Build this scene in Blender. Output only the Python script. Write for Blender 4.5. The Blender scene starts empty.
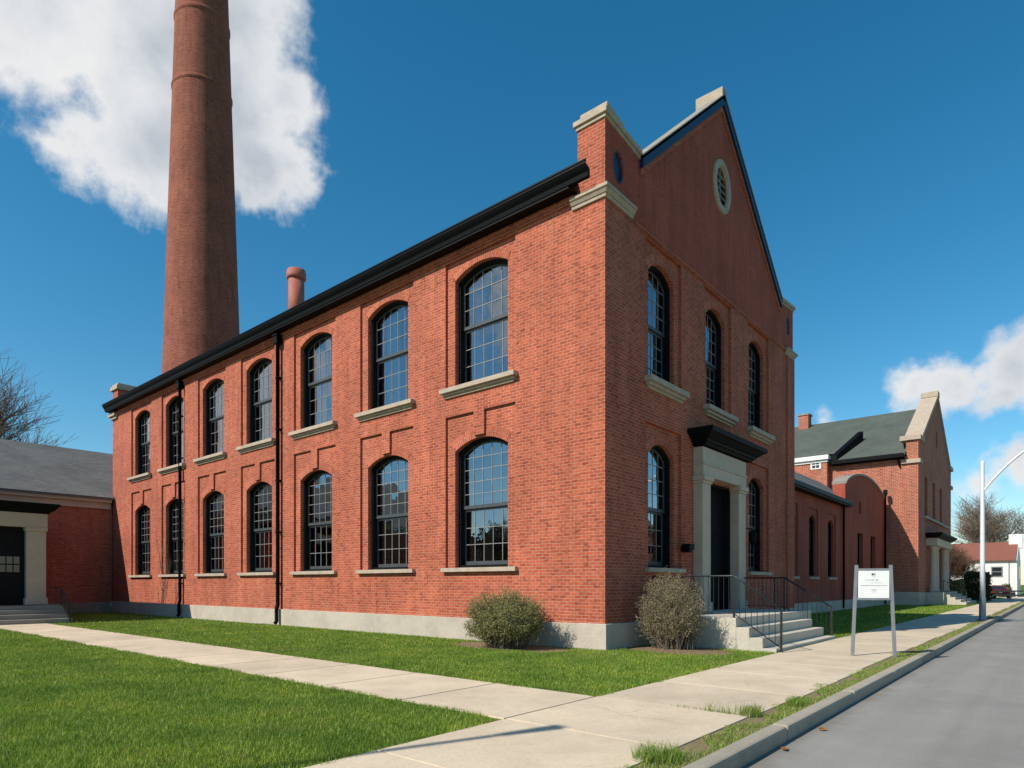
import bpy, math, random
import numpy as np
from math import sin, cos, pi, radians as R, sqrt, atan2
from mathutils import Vector
from mathutils.geometry import tessellate_polygon
random.seed(7)
rng = np.random.default_rng(5)
SC = bpy.context.scene
COL = SC.collection

# ------------------------------------------------------------ mesh builder
class MB:
    def __init__(s): s.v=[]; s.f=[]; s.uv=[]; s.sm=[]
    def face(s, pts, uv=None, want=None, smooth=False):
        pts=[Vector(p) for p in pts]
        n=Vector((0,0,0))
        for i in range(len(pts)):
            a=pts[i]; b=pts[(i+1)%len(pts)]
            n+=Vector(((a.y-b.y)*(a.z+b.z),(a.z-b.z)*(a.x+b.x),(a.x-b.x)*(a.y+b.y)))
        if n.length<1e-12: return
        n.normalize()
        if want is not None and n.dot(Vector(want))<0:
            pts.reverse(); n=-n
            if uv: uv=list(reversed(uv))
        if uv is None:
            if abs(n.z)>.999: ua=Vector((1,0,0)); va=Vector((0,1,0))
            else:
                ua=Vector((0,0,1)).cross(n).normalized(); va=n.cross(ua)
            uv=[(p.dot(ua),p.dot(va)) for p in pts]
        i0=len(s.v); s.v+= [tuple(p) for p in pts]
        s.f.append(tuple(range(i0,i0+len(pts)))); s.uv+=list(uv); s.sm.append(smooth)
    def box(s,x0,x1,y0,y1,z0,z1):
        x0,x1=min(x0,x1),max(x0,x1);y0,y1=min(y0,y1),max(y0,y1);z0,z1=min(z0,z1),max(z0,z1)
        P=lambda x,y,z:(x,y,z)
        s.face([P(x0,y0,z0),P(x1,y0,z0),P(x1,y0,z1),P(x0,y0,z1)],want=(0,-1,0))
        s.face([P(x0,y1,z0),P(x1,y1,z0),P(x1,y1,z1),P(x0,y1,z1)],want=(0,1,0))
        s.face([P(x0,y0,z0),P(x0,y1,z0),P(x0,y1,z1),P(x0,y0,z1)],want=(-1,0,0))
        s.face([P(x1,y0,z0),P(x1,y1,z0),P(x1,y1,z1),P(x1,y0,z1)],want=(1,0,0))
        s.face([P(x0,y0,z1),P(x1,y0,z1),P(x1,y1,z1),P(x0,y1,z1)],want=(0,0,1))
        s.face([P(x0,y0,z0),P(x1,y0,z0),P(x1,y1,z0),P(x0,y1,z0)],want=(0,0,-1))
        return s
    def hexa(s,b,t):     # bottom quad, top quad
        c=sum((Vector(p) for p in b+t),Vector())/8
        for q in ([b[0],b[1],b[2],b[3]],[t[0],t[1],t[2],t[3]],*[[b[i],b[(i+1)%4],t[(i+1)%4],t[i]] for i in range(4)]):
            m=sum((Vector(p) for p in q),Vector())/4
            s.face(q,want=m-c)
        return s
    def prism(s,poly,f,d0,d1,caps=(True,True)):
        # poly: 2d outline; f(u,v,d)->3d
        A=[Vector(f(u,v,d0)) for u,v in poly]; B=[Vector(f(u,v,d1)) for u,v in poly]
        dn=(Vector(f(0,0,d0))-Vector(f(0,0,d1)))
        area=sum(poly[i][0]*poly[(i+1)%len(poly)][1]-poly[(i+1)%len(poly)][0]*poly[i][1] for i in range(len(poly)))
        for P,w,c in ((A,dn,caps[0]),(B,-dn,caps[1])):
            if not c: continue
            if len(poly)<=4: s.face(P,want=w)
            else:
                for tri in tessellate_polygon([[Vector((u,v,0)) for u,v in poly]]):
                    s.face([P[i] for i in tri],want=w)
        n=len(poly)
        for i in range(n):
            j=(i+1)%n
            e=(poly[j][0]-poly[i][0],poly[j][1]-poly[i][1]); sg=1 if area>0 else -1
            o=(e[1]*sg,-e[0]*sg)
            w=Vector(f(o[0],o[1],0))-Vector(f(0,0,0))
            if w.length<1e-9: continue
            s.face([A[i],A[j],B[j],B[i]],want=w)
        return s
    def tube(s,pts,rad,n=8,cap=True,smooth=True):
        pts=[Vector(p) for p in pts]
        if not hasattr(rad,'__len__'): rad=[rad]*len(pts)
        rings=[]; up=Vector((0,0,1)); prev=None
        for i,p in enumerate(pts):
            t=(pts[min(i+1,len(pts)-1)]-pts[max(i-1,0)]).normalized()
            if prev is None:
                a=t.cross(up if abs(t.z)<.95 else Vector((1,0,0))).normalized()
            else:
                a=(prev-t*prev.dot(t)).normalized()
            prev=a; b=t.cross(a)
            rings.append([p+(a*cos(2*pi*k/n)+b*sin(2*pi*k/n))*rad[i] for k in range(n)])
        L=0
        for i in range(len(pts)-1):
            l=(pts[i+1]-pts[i]).length
            for k in range(n):
                k2=(k+1)%n
                s.face([rings[i][k],rings[i][k2],rings[i+1][k2],rings[i+1][k]],
                       uv=[(k/n,L),((k+1)/n,L),((k+1)/n,L+l),(k/n,L+l)],smooth=smooth)
            L+=l
        if cap: s.face(rings[0]); s.face(rings[-1])
        return s
    def lathe(s,prof,n=32,cx=0,cy=0,smooth=True,cap=True):
        # prof list (r,z)
        for i in range(len(prof)-1):
            (r0,z0),(r1,z1)=prof[i],prof[i+1]
            rr=max(r0,r1)
            for k in range(n):
                a=2*pi*k/n;b=2*pi*(k+1)/n
                q=[(cx+r0*cos(a),cy+r0*sin(a),z0),(cx+r0*cos(b),cy+r0*sin(b),z0),(cx+r1*cos(b),cy+r1*sin(b),z1),(cx+r1*cos(a),cy+r1*sin(a),z1)]
                s.face(q,uv=[(a*rr,z0),(b*rr,z0),(b*rr,z1),(a*rr,z1)],want=(cos((a+b)/2),sin((a+b)/2),(r0-r1)/max(abs(z1-z0),1e-3)),smooth=smooth)
        if cap:
            for r,z,w in ((prof[0][0],prof[0][1],-1),(prof[-1][0],prof[-1][1],1)):
                if r>1e-4: s.face([(cx+r*cos(2*pi*k/n),cy+r*sin(2*pi*k/n),z) for k in range(n)],want=(0,0,w))
        return s
    def mesh(s,name,mat,merge=False):
        me=bpy.data.meshes.new(name)
        me.from_pydata(s.v,[],s.f)
        uvl=me.uv_layers.new(name='UVMap')
        uvl.data.foreach_set('uv',np.array(s.uv,dtype=np.float32).ravel())
        me.polygons.foreach_set('use_smooth',s.sm)
        if any(s.sm) or merge:
            import bmesh
            bm=bmesh.new(); bm.from_mesh(me); bmesh.ops.remove_doubles(bm,verts=bm.verts,dist=1e-5); bm.to_mesh(me); bm.free()
        me.materials.append(mat); me.update()
        return me
    def obj(s,name,mat,parent=None,loc=(0,0,0),rot=(0,0,0),bevel=0):
        merge=bevel>0
        return mk(name,s.mesh(name,mat,merge),parent,loc,rot,bevel)

def mk(name,me,parent=None,loc=(0,0,0),rot=(0,0,0),bevel=0):
    o=bpy.data.objects.new(name,me); COL.objects.link(o)
    o.location=loc; o.rotation_euler=rot
    if parent: o.parent=parent
    if bevel:
        m=o.modifiers.new('bevel','BEVEL'); m.width=bevel; m.segments=2; m.limit_method='ANGLE'
    return o
def empty(name,label,cat,loc=(0,0,0),rz=0,group=None):
    o=bpy.data.objects.new(name,None); COL.objects.link(o); o.location=loc; o.rotation_euler=(0,0,rz)
    o.empty_display_size=.2
    return tag(o,label,cat,group)
def tag(o,label=None,cat=None,group=None,kind=None):
    if label: o['label']=label
    if cat: o['category']=cat
    if group: o['group']=group
    if kind: o['kind']=kind
    return o
def fY(Y=0.): return lambda u,v,d:(u,Y+d,v)      # wall facing -Y, d goes inward
def fX(X=0.): return lambda u,v,d:(X-d,u,v)      # wall facing +X
def outY(Y=0.): return (0,-1,0)
def arch(cx,w,z0,zt,rise,n=12):
    h=w/2; Rr=(h*h+rise*rise)/(2*rise); a0=math.asin(min(1,h/Rr)); zc=zt-Rr
    p=[(cx-h,z0),(cx+h,z0)]
    for i in range(n+1):
        a=a0-2*a0*i/n; p.append((cx+Rr*sin(a),zc+Rr*cos(a)))
    return p
def sheet(mb,f,outer,holes,d,nrm):
    loops=[[Vector((u,v,0)) for u,v in l] for l in [outer]+holes]
    flat=[p for l in loops for p in l]
    for tri in tessellate_polygon(loops):
        mb.face([f(flat[i].x,flat[i].y,d) for i in tri],want=nrm)
def reveal(mb,f,loop,d0,d1,skip=()):
    n=len(loop); cu=sum(p[0] for p in loop)/n; cv=sum(p[1] for p in loop)/n
    area=sum(loop[i][0]*loop[(i+1)%n][1]-loop[(i+1)%n][0]*loop[i][1] for i in range(n)); sg=1 if area>0 else -1
    for i in range(n):
        if i in skip: continue
        a=loop[i]; b=loop[(i+1)%n]
        e=(b[0]-a[0],b[1]-a[1]); o=(-e[1]*sg,e[0]*sg)
        w=Vector(f(o[0],o[1],0))-Vector(f(0,0,0))
        mb.face([f(*a,d0),f(*b,d0),f(*b,d1),f(*a,d1)],want=w)
def ring(mb,f,cx,w,zt,rise,d,nrm,t=.30,n=14):
    # brick voussoir ring around an arch, radial bricks
    h=w/2; Rr=(h*h+rise*rise)/(2*rise); a0=math.asin(min(1,h/Rr)); zc=zt-Rr
    for i in range(n):
        a=-a0+2*a0*i/n; b=-a0+2*a0*(i+1)/n
        q=[]; uv=[]
        for (an,rr) in ((a,Rr),(b,Rr),(b,Rr+t),(a,Rr+t)):
            q.append(f(cx+rr*sin(an),zc+rr*cos(an),d)); uv.append(((rr-Rr)*.72,an*(Rr+t/2)))
        mb.face(q,uv=uv,want=nrm)

# ------------------------------------------------------------ materials
def newmat(name):
    m=bpy.data.materials.new(name); m.use_nodes=True; nt=m.node_tree
    for n in list(nt.nodes):
        if n.type!='OUTPUT_MATERIAL': nt.nodes.remove(n)
    out=[n for n in nt.nodes if n.type=='OUTPUT_MATERIAL'][0]
    return m,nt,out
def N(nt,t,**k):
    n=nt.nodes.new(t)
    for a,b in k.items():
        if a in n.inputs.keys() if isinstance(a,str) else False: n.inputs[a].default_value=b
        else: setattr(n,a,b)
    return n
def L(nt,a,b): nt.links.new(a,b)
def ramp(nt,fac,stops):
    r=nt.nodes.new('ShaderNodeValToRGB'); L(nt,fac,r.inputs[0])
    el=r.color_ramp.elements
    while len(el)<len(stops): el.new(.5)
    for e,(p,c) in zip(el,stops): e.position=p; e.color=(*c,1) if len(c)==3 else c
    return r.outputs[0]
def noise(nt,vec,scale,detail=4,rough=.55,out=0,dist=0):
    n=nt.nodes.new('ShaderNodeTexNoise'); n.inputs['Scale'].default_value=scale; n.inputs['Detail'].default_value=detail
    n.inputs['Roughness'].default_value=rough; n.inputs['Distortion'].default_value=dist
    if vec is not None: L(nt,vec,n.inputs['Vector'])
    return n.outputs[out]
def mix(nt,fac,a,b,mode='MIX'):
    m=nt.nodes.new('ShaderNodeMix'); m.data_type='RGBA'; m.blend_type=mode
    for s,x in ((m.inputs[0],fac),(m.inputs[6],a),(m.inputs[7],b)):
        if hasattr(x,'is_output'): L(nt,x,s)
        elif isinstance(x,(int,float)): s.default_value=x
        else: s.default_value=(*x,1)
    return m.outputs[2]
def math_(nt,op,a,b=None,c=None,clamp=False):
    m=nt.nodes.new('ShaderNodeMath'); m.operation=op; m.use_clamp=clamp
    for i,x in enumerate((a,b,c)):
        if x is None: continue
        if hasattr(x,'is_output'): L(nt,x,m.inputs[i])
        else: m.inputs[i].default_value=x
    return m.outputs[0]
def bump(nt,h,dist,strength=1,nrm=None):
    b=nt.nodes.new('ShaderNodeBump'); b.inputs['Distance'].default_value=dist; b.inputs['Strength'].default_value=strength
    L(nt,h,b.inputs['Height'])
    if nrm: L(nt,nrm,b.inputs['Normal'])
    return b.outputs[0]
def pbsdf(nt,out,col,rough=.8,nrm=None,spec=.3,metal=0):
    p=nt.nodes.new('ShaderNodeBsdfPrincipled')
    for k,x in (('Base Color',col),('Roughness',rough)):
        if hasattr(x,'is_output'): L(nt,x,p.inputs[k])
        elif isinstance(x,(int,float)): p.inputs[k].default_value=x
        else: p.inputs[k].default_value=(*x,1)
    p.inputs['Specular IOR Level'].default_value=spec; p.inputs['Metallic'].default_value=metal
    if nrm: L(nt,nrm,p.inputs['Normal'])
    L(nt,p.outputs[0],out.inputs[0]); return p
def uvn(nt): return nt.nodes.new('ShaderNodeUVMap').outputs[0]
def posn(nt): return nt.nodes.new('ShaderNodeNewGeometry').outputs['Position']

def brick_mat(name,c1,c2,mortar,dark=.6,bw=.225,bh=.083,ms=.010,tone=(1,1,1)):
    m,nt,out=newmat(name); uv=uvn(nt)
    # slight wobble of the courses
    wob=noise(nt,uv,3.0,2,.5,out=1)
    sub=nt.nodes.new('ShaderNodeVectorMath'); sub.operation='MULTIPLY_ADD'
    L(nt,wob,sub.inputs[0]); sub.inputs[1].default_value=(.012,.012,0); L(nt,uv,sub.inputs[2])
    b=nt.nodes.new('ShaderNodeTexBrick'); L(nt,sub.outputs[0],b.inputs['Vector'])
    b.inputs['Scale'].default_value=1; b.inputs['Brick Width'].default_value=bw; b.inputs['Row Height'].default_value=bh
    b.inputs['Mortar Size'].default_value=ms; b.inputs['Mortar Smooth'].default_value=.25; b.inputs['Bias'].default_value=-.15
    b.inputs['Color1'].default_value=(*c1,1); b.inputs['Color2'].default_value=(*c2,1); b.inputs['Mortar'].default_value=(*mortar,1)
    b.offset=.5
    # stained / weathered large patches and vertical streaks
    n1=noise(nt,uv,.35,6,.62)
    n2=noise(nt,uv,14,5,.6)
    mp=nt.nodes.new('ShaderNodeMapping'); mp.inputs['Scale'].default_value=(1.6,.16,1); L(nt,uv,mp.inputs[0])
    n3=noise(nt,mp.outputs[0],1.4,5,.6)
    c=mix(nt,1.0,b.outputs[0],ramp(nt,n1,[(.3,(.80,.80,.80)),(.7,(1.14,1.12,1.1))]),'MULTIPLY')
    c=mix(nt,1.0,c,ramp(nt,n2,[(.25,(.76,.76,.76)),(.75,(1.2,1.2,1.2))]),'MULTIPLY')
    c=mix(nt,1.0,c,ramp(nt,n3,[(.35,(.86,.84,.84)),(.65,(1.06,1.06,1.06))]),'MULTIPLY')
    # odd burnt bricks
    sc=nt.nodes.new('ShaderNodeVectorMath'); sc.operation='MULTIPLY'; L(nt,uv,sc.inputs[0]); sc.inputs[1].default_value=(4.6,13.2,1)
    n4=noise(nt,sc.outputs[0],.9,1,.4)
    wx=noise(nt,uv,.9,7,.7,dist=.6)
    c=mix(nt,ramp(nt,wx,[(.56,(0,0,0)),(.74,(.22,.22,.22))]),c,tuple(min(1,x*1.15+.05) for x in mortar))
    wy=noise(nt,mp.outputs[0],3.1,6,.65)
    c=mix(nt,1.0,c,ramp(nt,wy,[(.30,(.74,.72,.70)),(.44,(1,1,1))]),'MULTIPLY')
    c=mix(nt,1.0,c,ramp(nt,n4,[(.62,(1,1,1)),(.74,(dark,dark*.92,dark*.92))]),'MULTIPLY')
    inv=math_(nt,'SUBTRACT',1.0,b.outputs['Fac'])
    h=math_(nt,'MULTIPLY_ADD',n2,.35,inv)
    pbsdf(nt,out,c,.88,bump(nt,h,.007,.8),.2); return m
M={}
M['brick']=brick_mat('brick',(.47,.114,.058),(.30,.065,.038),(.48,.235,.165))
M['brick_smooth']=brick_mat('rubbed_brick',(.40,.092,.056),(.35,.080,.049),(.38,.115,.078),ms=.008,dark=.9)
M['brick_far']=brick_mat('brick_far',(.43,.118,.066),(.27,.066,.042),(.56,.34,.25),ms=.014,bw=.3,bh=.11)
M['brick_stack']=brick_mat('brick_stack',(.30,.082,.050),(.19,.052,.034),(.32,.16,.115),dark=.5,ms=.014,bh=.11,bw=.3)
def simple(name,col,rough=.6,spec=.3,metal=0,var=.12,scale=6,bumpd=0,bscale=60,wear=None):
    m,nt,out=newmat(name); p=posn(nt)
    n=noise(nt,p,scale,5,.6); a=tuple(x*(1-var) for x in col); b=tuple(min(1,x*(1+var)) for x in col)
    c=ramp(nt,n,[(.3,a),(.7,b)])
    if wear:
        n2=noise(nt,p,scale*.35,7,.7); c=mix(nt,ramp(nt,n2,[(.5,(0,0,0)),(.75,(.6,.6,.6))]),c,wear)
    nr=bump(nt,noise(nt,p,bscale,4,.6),bumpd,.7) if bumpd else None
    pbsdf(nt,out,c,rough,nr,spec,metal); return m
M['stone']=simple('stone',(.41,.335,.262),.85,.2,0,.14,5,.004,45,(.27,.25,.21))
M['stone_dark']=simple('stone_dark',(.26,.235,.20),.85,.2,0,.2,5,.004,45,(.18,.17,.15))
M['portico']=simple('portico_paint',(.50,.395,.295),.6,.3,0,.08,3,.001,40,(.36,.33,.27))
M['white']=simple('white_paint',(.72,.71,.68),.5,.3,0,.04)
M['frame']=simple('dark_frame',(.0055,.0062,.0075),.6,.12,0,.2)
M['sash']=simple('sash_paint',(.06,.068,.074),.4,.4,0,.15)
M['muntin']=simple('muntin_paint',(.24,.245,.235),.45,.4,0,.15)
M['black']=simple('black_metal',(.003,.0033,.004),.6,.12,0,.25)
M['gutter']=simple('gutter_paint',(.003,.0036,.0045),.5,.10,0,.25)
M['iron']=simple('iron',(.02,.02,.022),.4,.5,.2,.2)
M['zinc']=simple('zinc_post',(.27,.28,.29),.45,.5,.4,.12)
M['lamp_white']=simple('lamp_white',(.66,.68,.70),.4,.5,0,.05)
M['navy']=simple('navy_board',(.012,.025,.055),.4,.4,0,.2)
M['terracotta']=simple('terracotta',(.34,.11,.075),.7,.3,0,.15)
M['door']=simple('door_black',(.008,.008,.009),.75,.15,0,.2)
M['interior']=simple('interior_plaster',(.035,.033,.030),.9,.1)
M['curtain']=simple('curtain',(.62,.63,.64),.9,.1,0,.06,8)
M['bark']=simple('bark',(.085,.068,.055),.9,.1,0,.3,9,.01,30)
M['twig']=simple('twig',(.17,.135,.105),.9,.1,0,.3,9)
M['pale_twig']=simple('pale_twig',(.27,.215,.17),.9,.1,0,.2,9)
M['brown_twig']=simple('brown_twig',(.16,.10,.065),.9,.1,0,.3,9)
M['wood']=simple('weathered_wood',(.38,.30,.17),.8,.2,0,.2)
M['red_roof']=simple('red_roof',(.22,.085,.06),.8,.2,0,.15)
M['tyre']=simple('tyre',(.015,.015,.015),.8,.2)
M['car_red']=simple('car_red',(.28,.012,.014),.25,.6,.2,.05)
M['car_grey']=simple('car_grey',(.23,.26,.30),.25,.6,.4,.05)
M['car_glass']=simple('car_glass',(.02,.025,.03),.08,.7)
M['light_lens']=simple('light_lens',(.5,.12,.08),.2,.6)
M['sign_white']=simple('sign_white',(.80,.80,.78),.35,.4,0,.02)
M['sign_ink']=simple('sign_ink',(.06,.06,.07),.6,.2)
M['leaf_dead']=simple('leaf_dead',(.28,.12,.03),.8,.2)
def concrete(name,col,stain,rough=.9,scale=1.,blot=.45):
    m,nt,out=newmat(name); p=posn(nt)
    n1=noise(nt,p,.9*scale,7,.65); n2=noise(nt,p,35*scale,5,.7); n3=noise(nt,p,5*scale,6,.7,dist=.4)
    v=nt.nodes.new('ShaderNodeObjectInfo')
    c=ramp(nt,n1,[(.28,tuple(x*.80 for x in col)),(.55,col),(.8,tuple(x*1.12 for x in col))])
    c=mix(nt,ramp(nt,n3,[(.52,(0,0,0)),(.72,(blot,blot,blot))]),c,stain)
    c=mix(nt,1.,c,ramp(nt,n2,[(.3,(.87,.87,.87)),(.7,(1.1,1.1,1.1))]),'MULTIPLY')
    g=nt.nodes.new('ShaderNodeNewGeometry')
    isl=ramp(nt,g.outputs['Random Per Island'],[(0,(.90,.90,.90)),(1,(1.06,1.05,1.03))])
    c=mix(nt,1.,c,isl,'MULTIPLY')
    pbsdf(nt,out,c,rough,bump(nt,n2,.003,.6),.2); return m
M['concrete']=concrete('foundation_concrete',(.52,.46,.385),(.34,.31,.255))
M['walk']=concrete('sidewalk_concrete',(.60,.495,.365),(.47,.38,.265),blot=.5)
M['kerb']=concrete('kerb_concrete',(.36,.32,.255),(.20,.18,.145))
m=M['walk']; nt=m.node_tree; p=posn(nt); bs=[n for n in nt.nodes if n.type=='BSDF_PRINCIPLED'][0]; src=bs.inputs['Base Color'].links[0].from_socket
vor=nt.nodes.new('ShaderNodeTexVoronoi'); vor.feature='DISTANCE_TO_EDGE'; vor.inputs['Scale'].default_value=.55
L(nt,mix(nt,.16,p,noise(nt,p,2.2,6,.7,out=1)),vor.inputs['Vector'])
ck=ramp(nt,vor.outputs[0],[(0,(1,1,1)),(.004,(0,0,0))]); ck=mix(nt,1.,ck,ramp(nt,noise(nt,p,.6,2,.5),[(.52,(0,0,0)),(.60,(.6,.6,.6))]),'MULTIPLY')
L(nt,mix(nt,ck,src,(.16,.13,.09)),bs.inputs['Base Color'])
M['steps']=concrete('step_concrete',(.50,.46,.39),(.34,.31,.27))
M['vest_steps']=concrete('worn_step_stone',(.30,.28,.24),(.2,.19,.17))
# asphalt
m,nt,out=newmat('asphalt'); p=posn(nt)
n1=noise(nt,p,220,3,.8); n2=noise(nt,p,.5,7,.7)
mp=nt.nodes.new('ShaderNodeMapping'); mp.inputs['Scale'].default_value=(1.3,.05,1); L(nt,p,mp.inputs[0]); n3=noise(nt,mp.outputs[0],1.2,5,.6)
c=ramp(nt,n1,[(.3,(.19,.181,.163)),(.7,(.34,.322,.292))])
c=mix(nt,1.,c,ramp(nt,n2,[(.3,(.86,.86,.86)),(.7,(1.1,1.1,1.1))]),'MULTIPLY')
c=mix(nt,1.,c,ramp(nt,n3,[(.35,(.9,.9,.9)),(.65,(1.06,1.06,1.06))]),'MULTIPLY')
vor=nt.nodes.new('ShaderNodeTexVoronoi'); vor.feature='DISTANCE_TO_EDGE'; vor.inputs['Scale'].default_value=.28
L(nt,mix(nt,.12,p,noise(nt,p,1.2,5,.7,out=1)),vor.inputs['Vector'])
sx=nt.nodes.new('ShaderNodeSeparateXYZ'); L(nt,p,sx.inputs[0])
e_=math_(nt,'ADD',sx.outputs[0],math_(nt,'MULTIPLY_ADD',noise(nt,p,2.5,6,.7),.7,-.35))
c=mix(nt,ramp(nt,math_(nt,'SUBTRACT',e_,6.0,clamp=True),[(.12,(.6,.6,.6)),(.42,(0,0,0))]),c,(.16,.135,.10))
n5=noise(nt,p,.9,3,.5,dist=1.5); c=mix(nt,ramp(nt,n5,[(.66,(0,0,0)),(.72,(.25,.25,.25))]),c,(.15,.147,.14))
pbsdf(nt,out,c,.85,bump(nt,n1,.004,.7),.25); M['asphalt']=m
# turf soil under blades
m,nt,out=newmat('turf'); p=posn(nt)
n1=noise(nt,p,.35,6,.65); n2=noise(nt,p,22,6,.75)
c=ramp(nt,n1,[(.3,(.07,.12,.015)),(.55,(.11,.17,.022)),(.75,(.17,.20,.040))])
c=mix(nt,1.,c,ramp(nt,n2,[(.3,(.6,.6,.6)),(.7,(1.3,1.3,1.2))]),'MULTIPLY')
pbsdf(nt,out,c,.95,bump(nt,n2,.03,.9),.1); M['turf']=m
m,nt,out=newmat('verge_soil'); p=posn(nt)
n2=noise(nt,p,18,6,.75); c=ramp(nt,n2,[(.3,(.13,.10,.05)),(.55,(.25,.20,.11)),(.75,(.15,.16,.05))])
pbsdf(nt,out,c,.95,bump(nt,n2,.02,.9),.1); M['verge_soil']=m
# grass blades
m,nt,out=newmat('grass_blade'); g=nt.nodes.new('ShaderNodeNewGeometry'); p=g.outputs['Position']
c=ramp(nt,g.outputs['Random Per Island'],[(0,(.10,.18,.015)),(.5,(.20,.32,.032)),(.88,(.31,.43,.07)),(1,(.54,.48,.22))])
n1=noise(nt,p,.8,5,.6); c=mix(nt,1.,c,ramp(nt,n1,[(.30,(.55,.66,.6)),(.5,(1,1,1)),(.70,(1.45,1.2,1.1))]),'MULTIPLY')
n2=noise(nt,p,.45,4,.7,dist=.5); c=mix(nt,ramp(nt,n2,[(.56,(0,0,0)),(.72,(.6,.6,.6))]),c,(.25,.24,.08))
pr=pbsdf(nt,out,c,.6,None,.25)
tr=nt.nodes.new('ShaderNodeBsdfTranslucent'); L(nt,c,tr.inputs[0]); ms=nt.nodes.new('ShaderNodeMixShader'); ms.inputs[0].default_value=.3
L(nt,pr.outputs[0],ms.inputs[1]); L(nt,tr.outputs[0],ms.inputs[2]); L(nt,ms.outputs[0],out.inputs[0]); M['grass']=m
m,nt,out=newmat('dry_grass_blade'); g=nt.nodes.new('ShaderNodeNewGeometry')
c=ramp(nt,g.outputs['Random Per Island'],[(0,(.09,.16,.018)),(.72,(.17,.28,.035)),(.8,(.30,.28,.09)),(1,(.45,.40,.20))])
pbsdf(nt,out,c,.7,None,.2); M['dry_grass']=m
def leafmat(name,stops,trans=.25):
    m,nt,out=newmat(name); g=nt.nodes.new('ShaderNodeNewGeometry')
    c=ramp(nt,g.outputs['Random Per Island'],stops)
    pr=pbsdf(nt,out,c,.65,None,.25)
    tr=nt.nodes.new('ShaderNodeBsdfTranslucent'); L(nt,c,tr.inputs[0]); ms=nt.nodes.new('ShaderNodeMixShader'); ms.inputs[0].default_value=trans
    L(nt,pr.outputs[0],ms.inputs[1]); L(nt,tr.outputs[0],ms.inputs[2]); L(nt,ms.outputs[0],out.inputs[0]); return m
M['bush_leaf']=leafmat('olive_leaf',[(0,(.11,.12,.035)),(.6,(.25,.255,.08)),(1,(.40,.37,.15))])
M['bud']=leafmat('dry_bud',[(0,(.20,.15,.08)),(.6,(.33,.27,.14)),(1,(.42,.39,.19))])
M['hedge_leaf']=leafmat('hedge_leaf',[(0,(.02,.03,.008)),(1,(.06,.075,.02))])
M['yellow_leaf']=leafmat('yellow_leaf',[(0,(.12,.11,.03)),(1,(.26,.22,.06))])
M['green_leaf']=leafmat('green_leaf',[(0,(.03,.05,.012)),(1,(.08,.12,.03))])
# mulch
m,nt,out=newmat('mulch'); p=posn(nt)
vor=nt.nodes.new('ShaderNodeTexVoronoi'); vor.inputs['Scale'].default_value=38; L(nt,p,vor.inputs['Vector'])
c=ramp(nt,vor.outputs['Color'],[(.1,(.09,.065,.035)),(.5,(.22,.155,.09)),(.9,(.36,.27,.17))])
pbsdf(nt,out,c,.95,bump(nt,vor.outputs[0],.02,.9),.1); M['mulch']=m
# shingles
def shingle(name,a,b,w=.33,h=.14):
    m,nt,out=newmat(name); uv=uvn(nt)
    bt=nt.nodes.new('ShaderNodeTexBrick'); L(nt,uv,bt.inputs['Vector']); bt.inputs['Scale'].default_value=1
    bt.inputs['Brick Width'].default_value=w; bt.inputs['Row Height'].default_value=h; bt.inputs['Mortar Size'].default_value=.012
    bt.inputs['Color1'].default_value=(*a,1); bt.inputs['Color2'].default_value=(*b,1); bt.inputs['Mortar'].default_value=(*[x*.45 for x in a],1)
    n=noise(nt,uv,.5,6,.6); n2=noise(nt,uv,30,4,.7)
    c=mix(nt,1.,bt.outputs[0],ramp(nt,n,[(.3,(.82,.82,.82)),(.7,(1.15,1.15,1.13))]),'MULTIPLY')
    c=mix(nt,1.,c,ramp(nt,n2,[(.3,(.85,.85,.85)),(.7,(1.15,1.15,1.15))]),'MULTIPLY')
    pbsdf(nt,out,c,.9,bump(nt,math_(nt,'SUBTRACT',1.0,bt.outputs['Fac']),.01,.7),.2); return m
M['shingle']=shingle('grey_shingle',(.175,.178,.172),(.135,.140,.138))
M['slate']=shingle('green_slate',(.105,.122,.105),(.085,.10,.088))
# glass
m,nt,out=newmat('window_glass'); p=posn(nt)
nb=bump(nt,noise(nt,p,2.2,2,.5),.006,.55)
gl=nt.nodes.new('ShaderNodeBsdfGlossy'); gl.inputs['Roughness'].default_value=.015; gl.inputs['Color'].default_value=(.82,.90,.98,1); L(nt,nb,gl.inputs['Normal'])
tr=nt.nodes.new('ShaderNodeBsdfTransparent'); tr.inputs[0].default_value=(.55,.58,.58,1)
fr=nt.nodes.new('ShaderNodeFresnel'); fr.inputs[0].default_value=1.5; L(nt,nb,fr.inputs['Normal'])
fac=math_(nt,'MULTIPLY_ADD',fr.outputs[0],1.6,.20,clamp=True)
ms=nt.nodes.new('ShaderNodeMixShader'); L(nt,fac,ms.inputs[0]); L(nt,tr.outputs[0],ms.inputs[1]); L(nt,gl.outputs[0],ms.inputs[2]); L(nt,ms.outputs[0],out.inputs[0]); M['glass']=m

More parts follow.
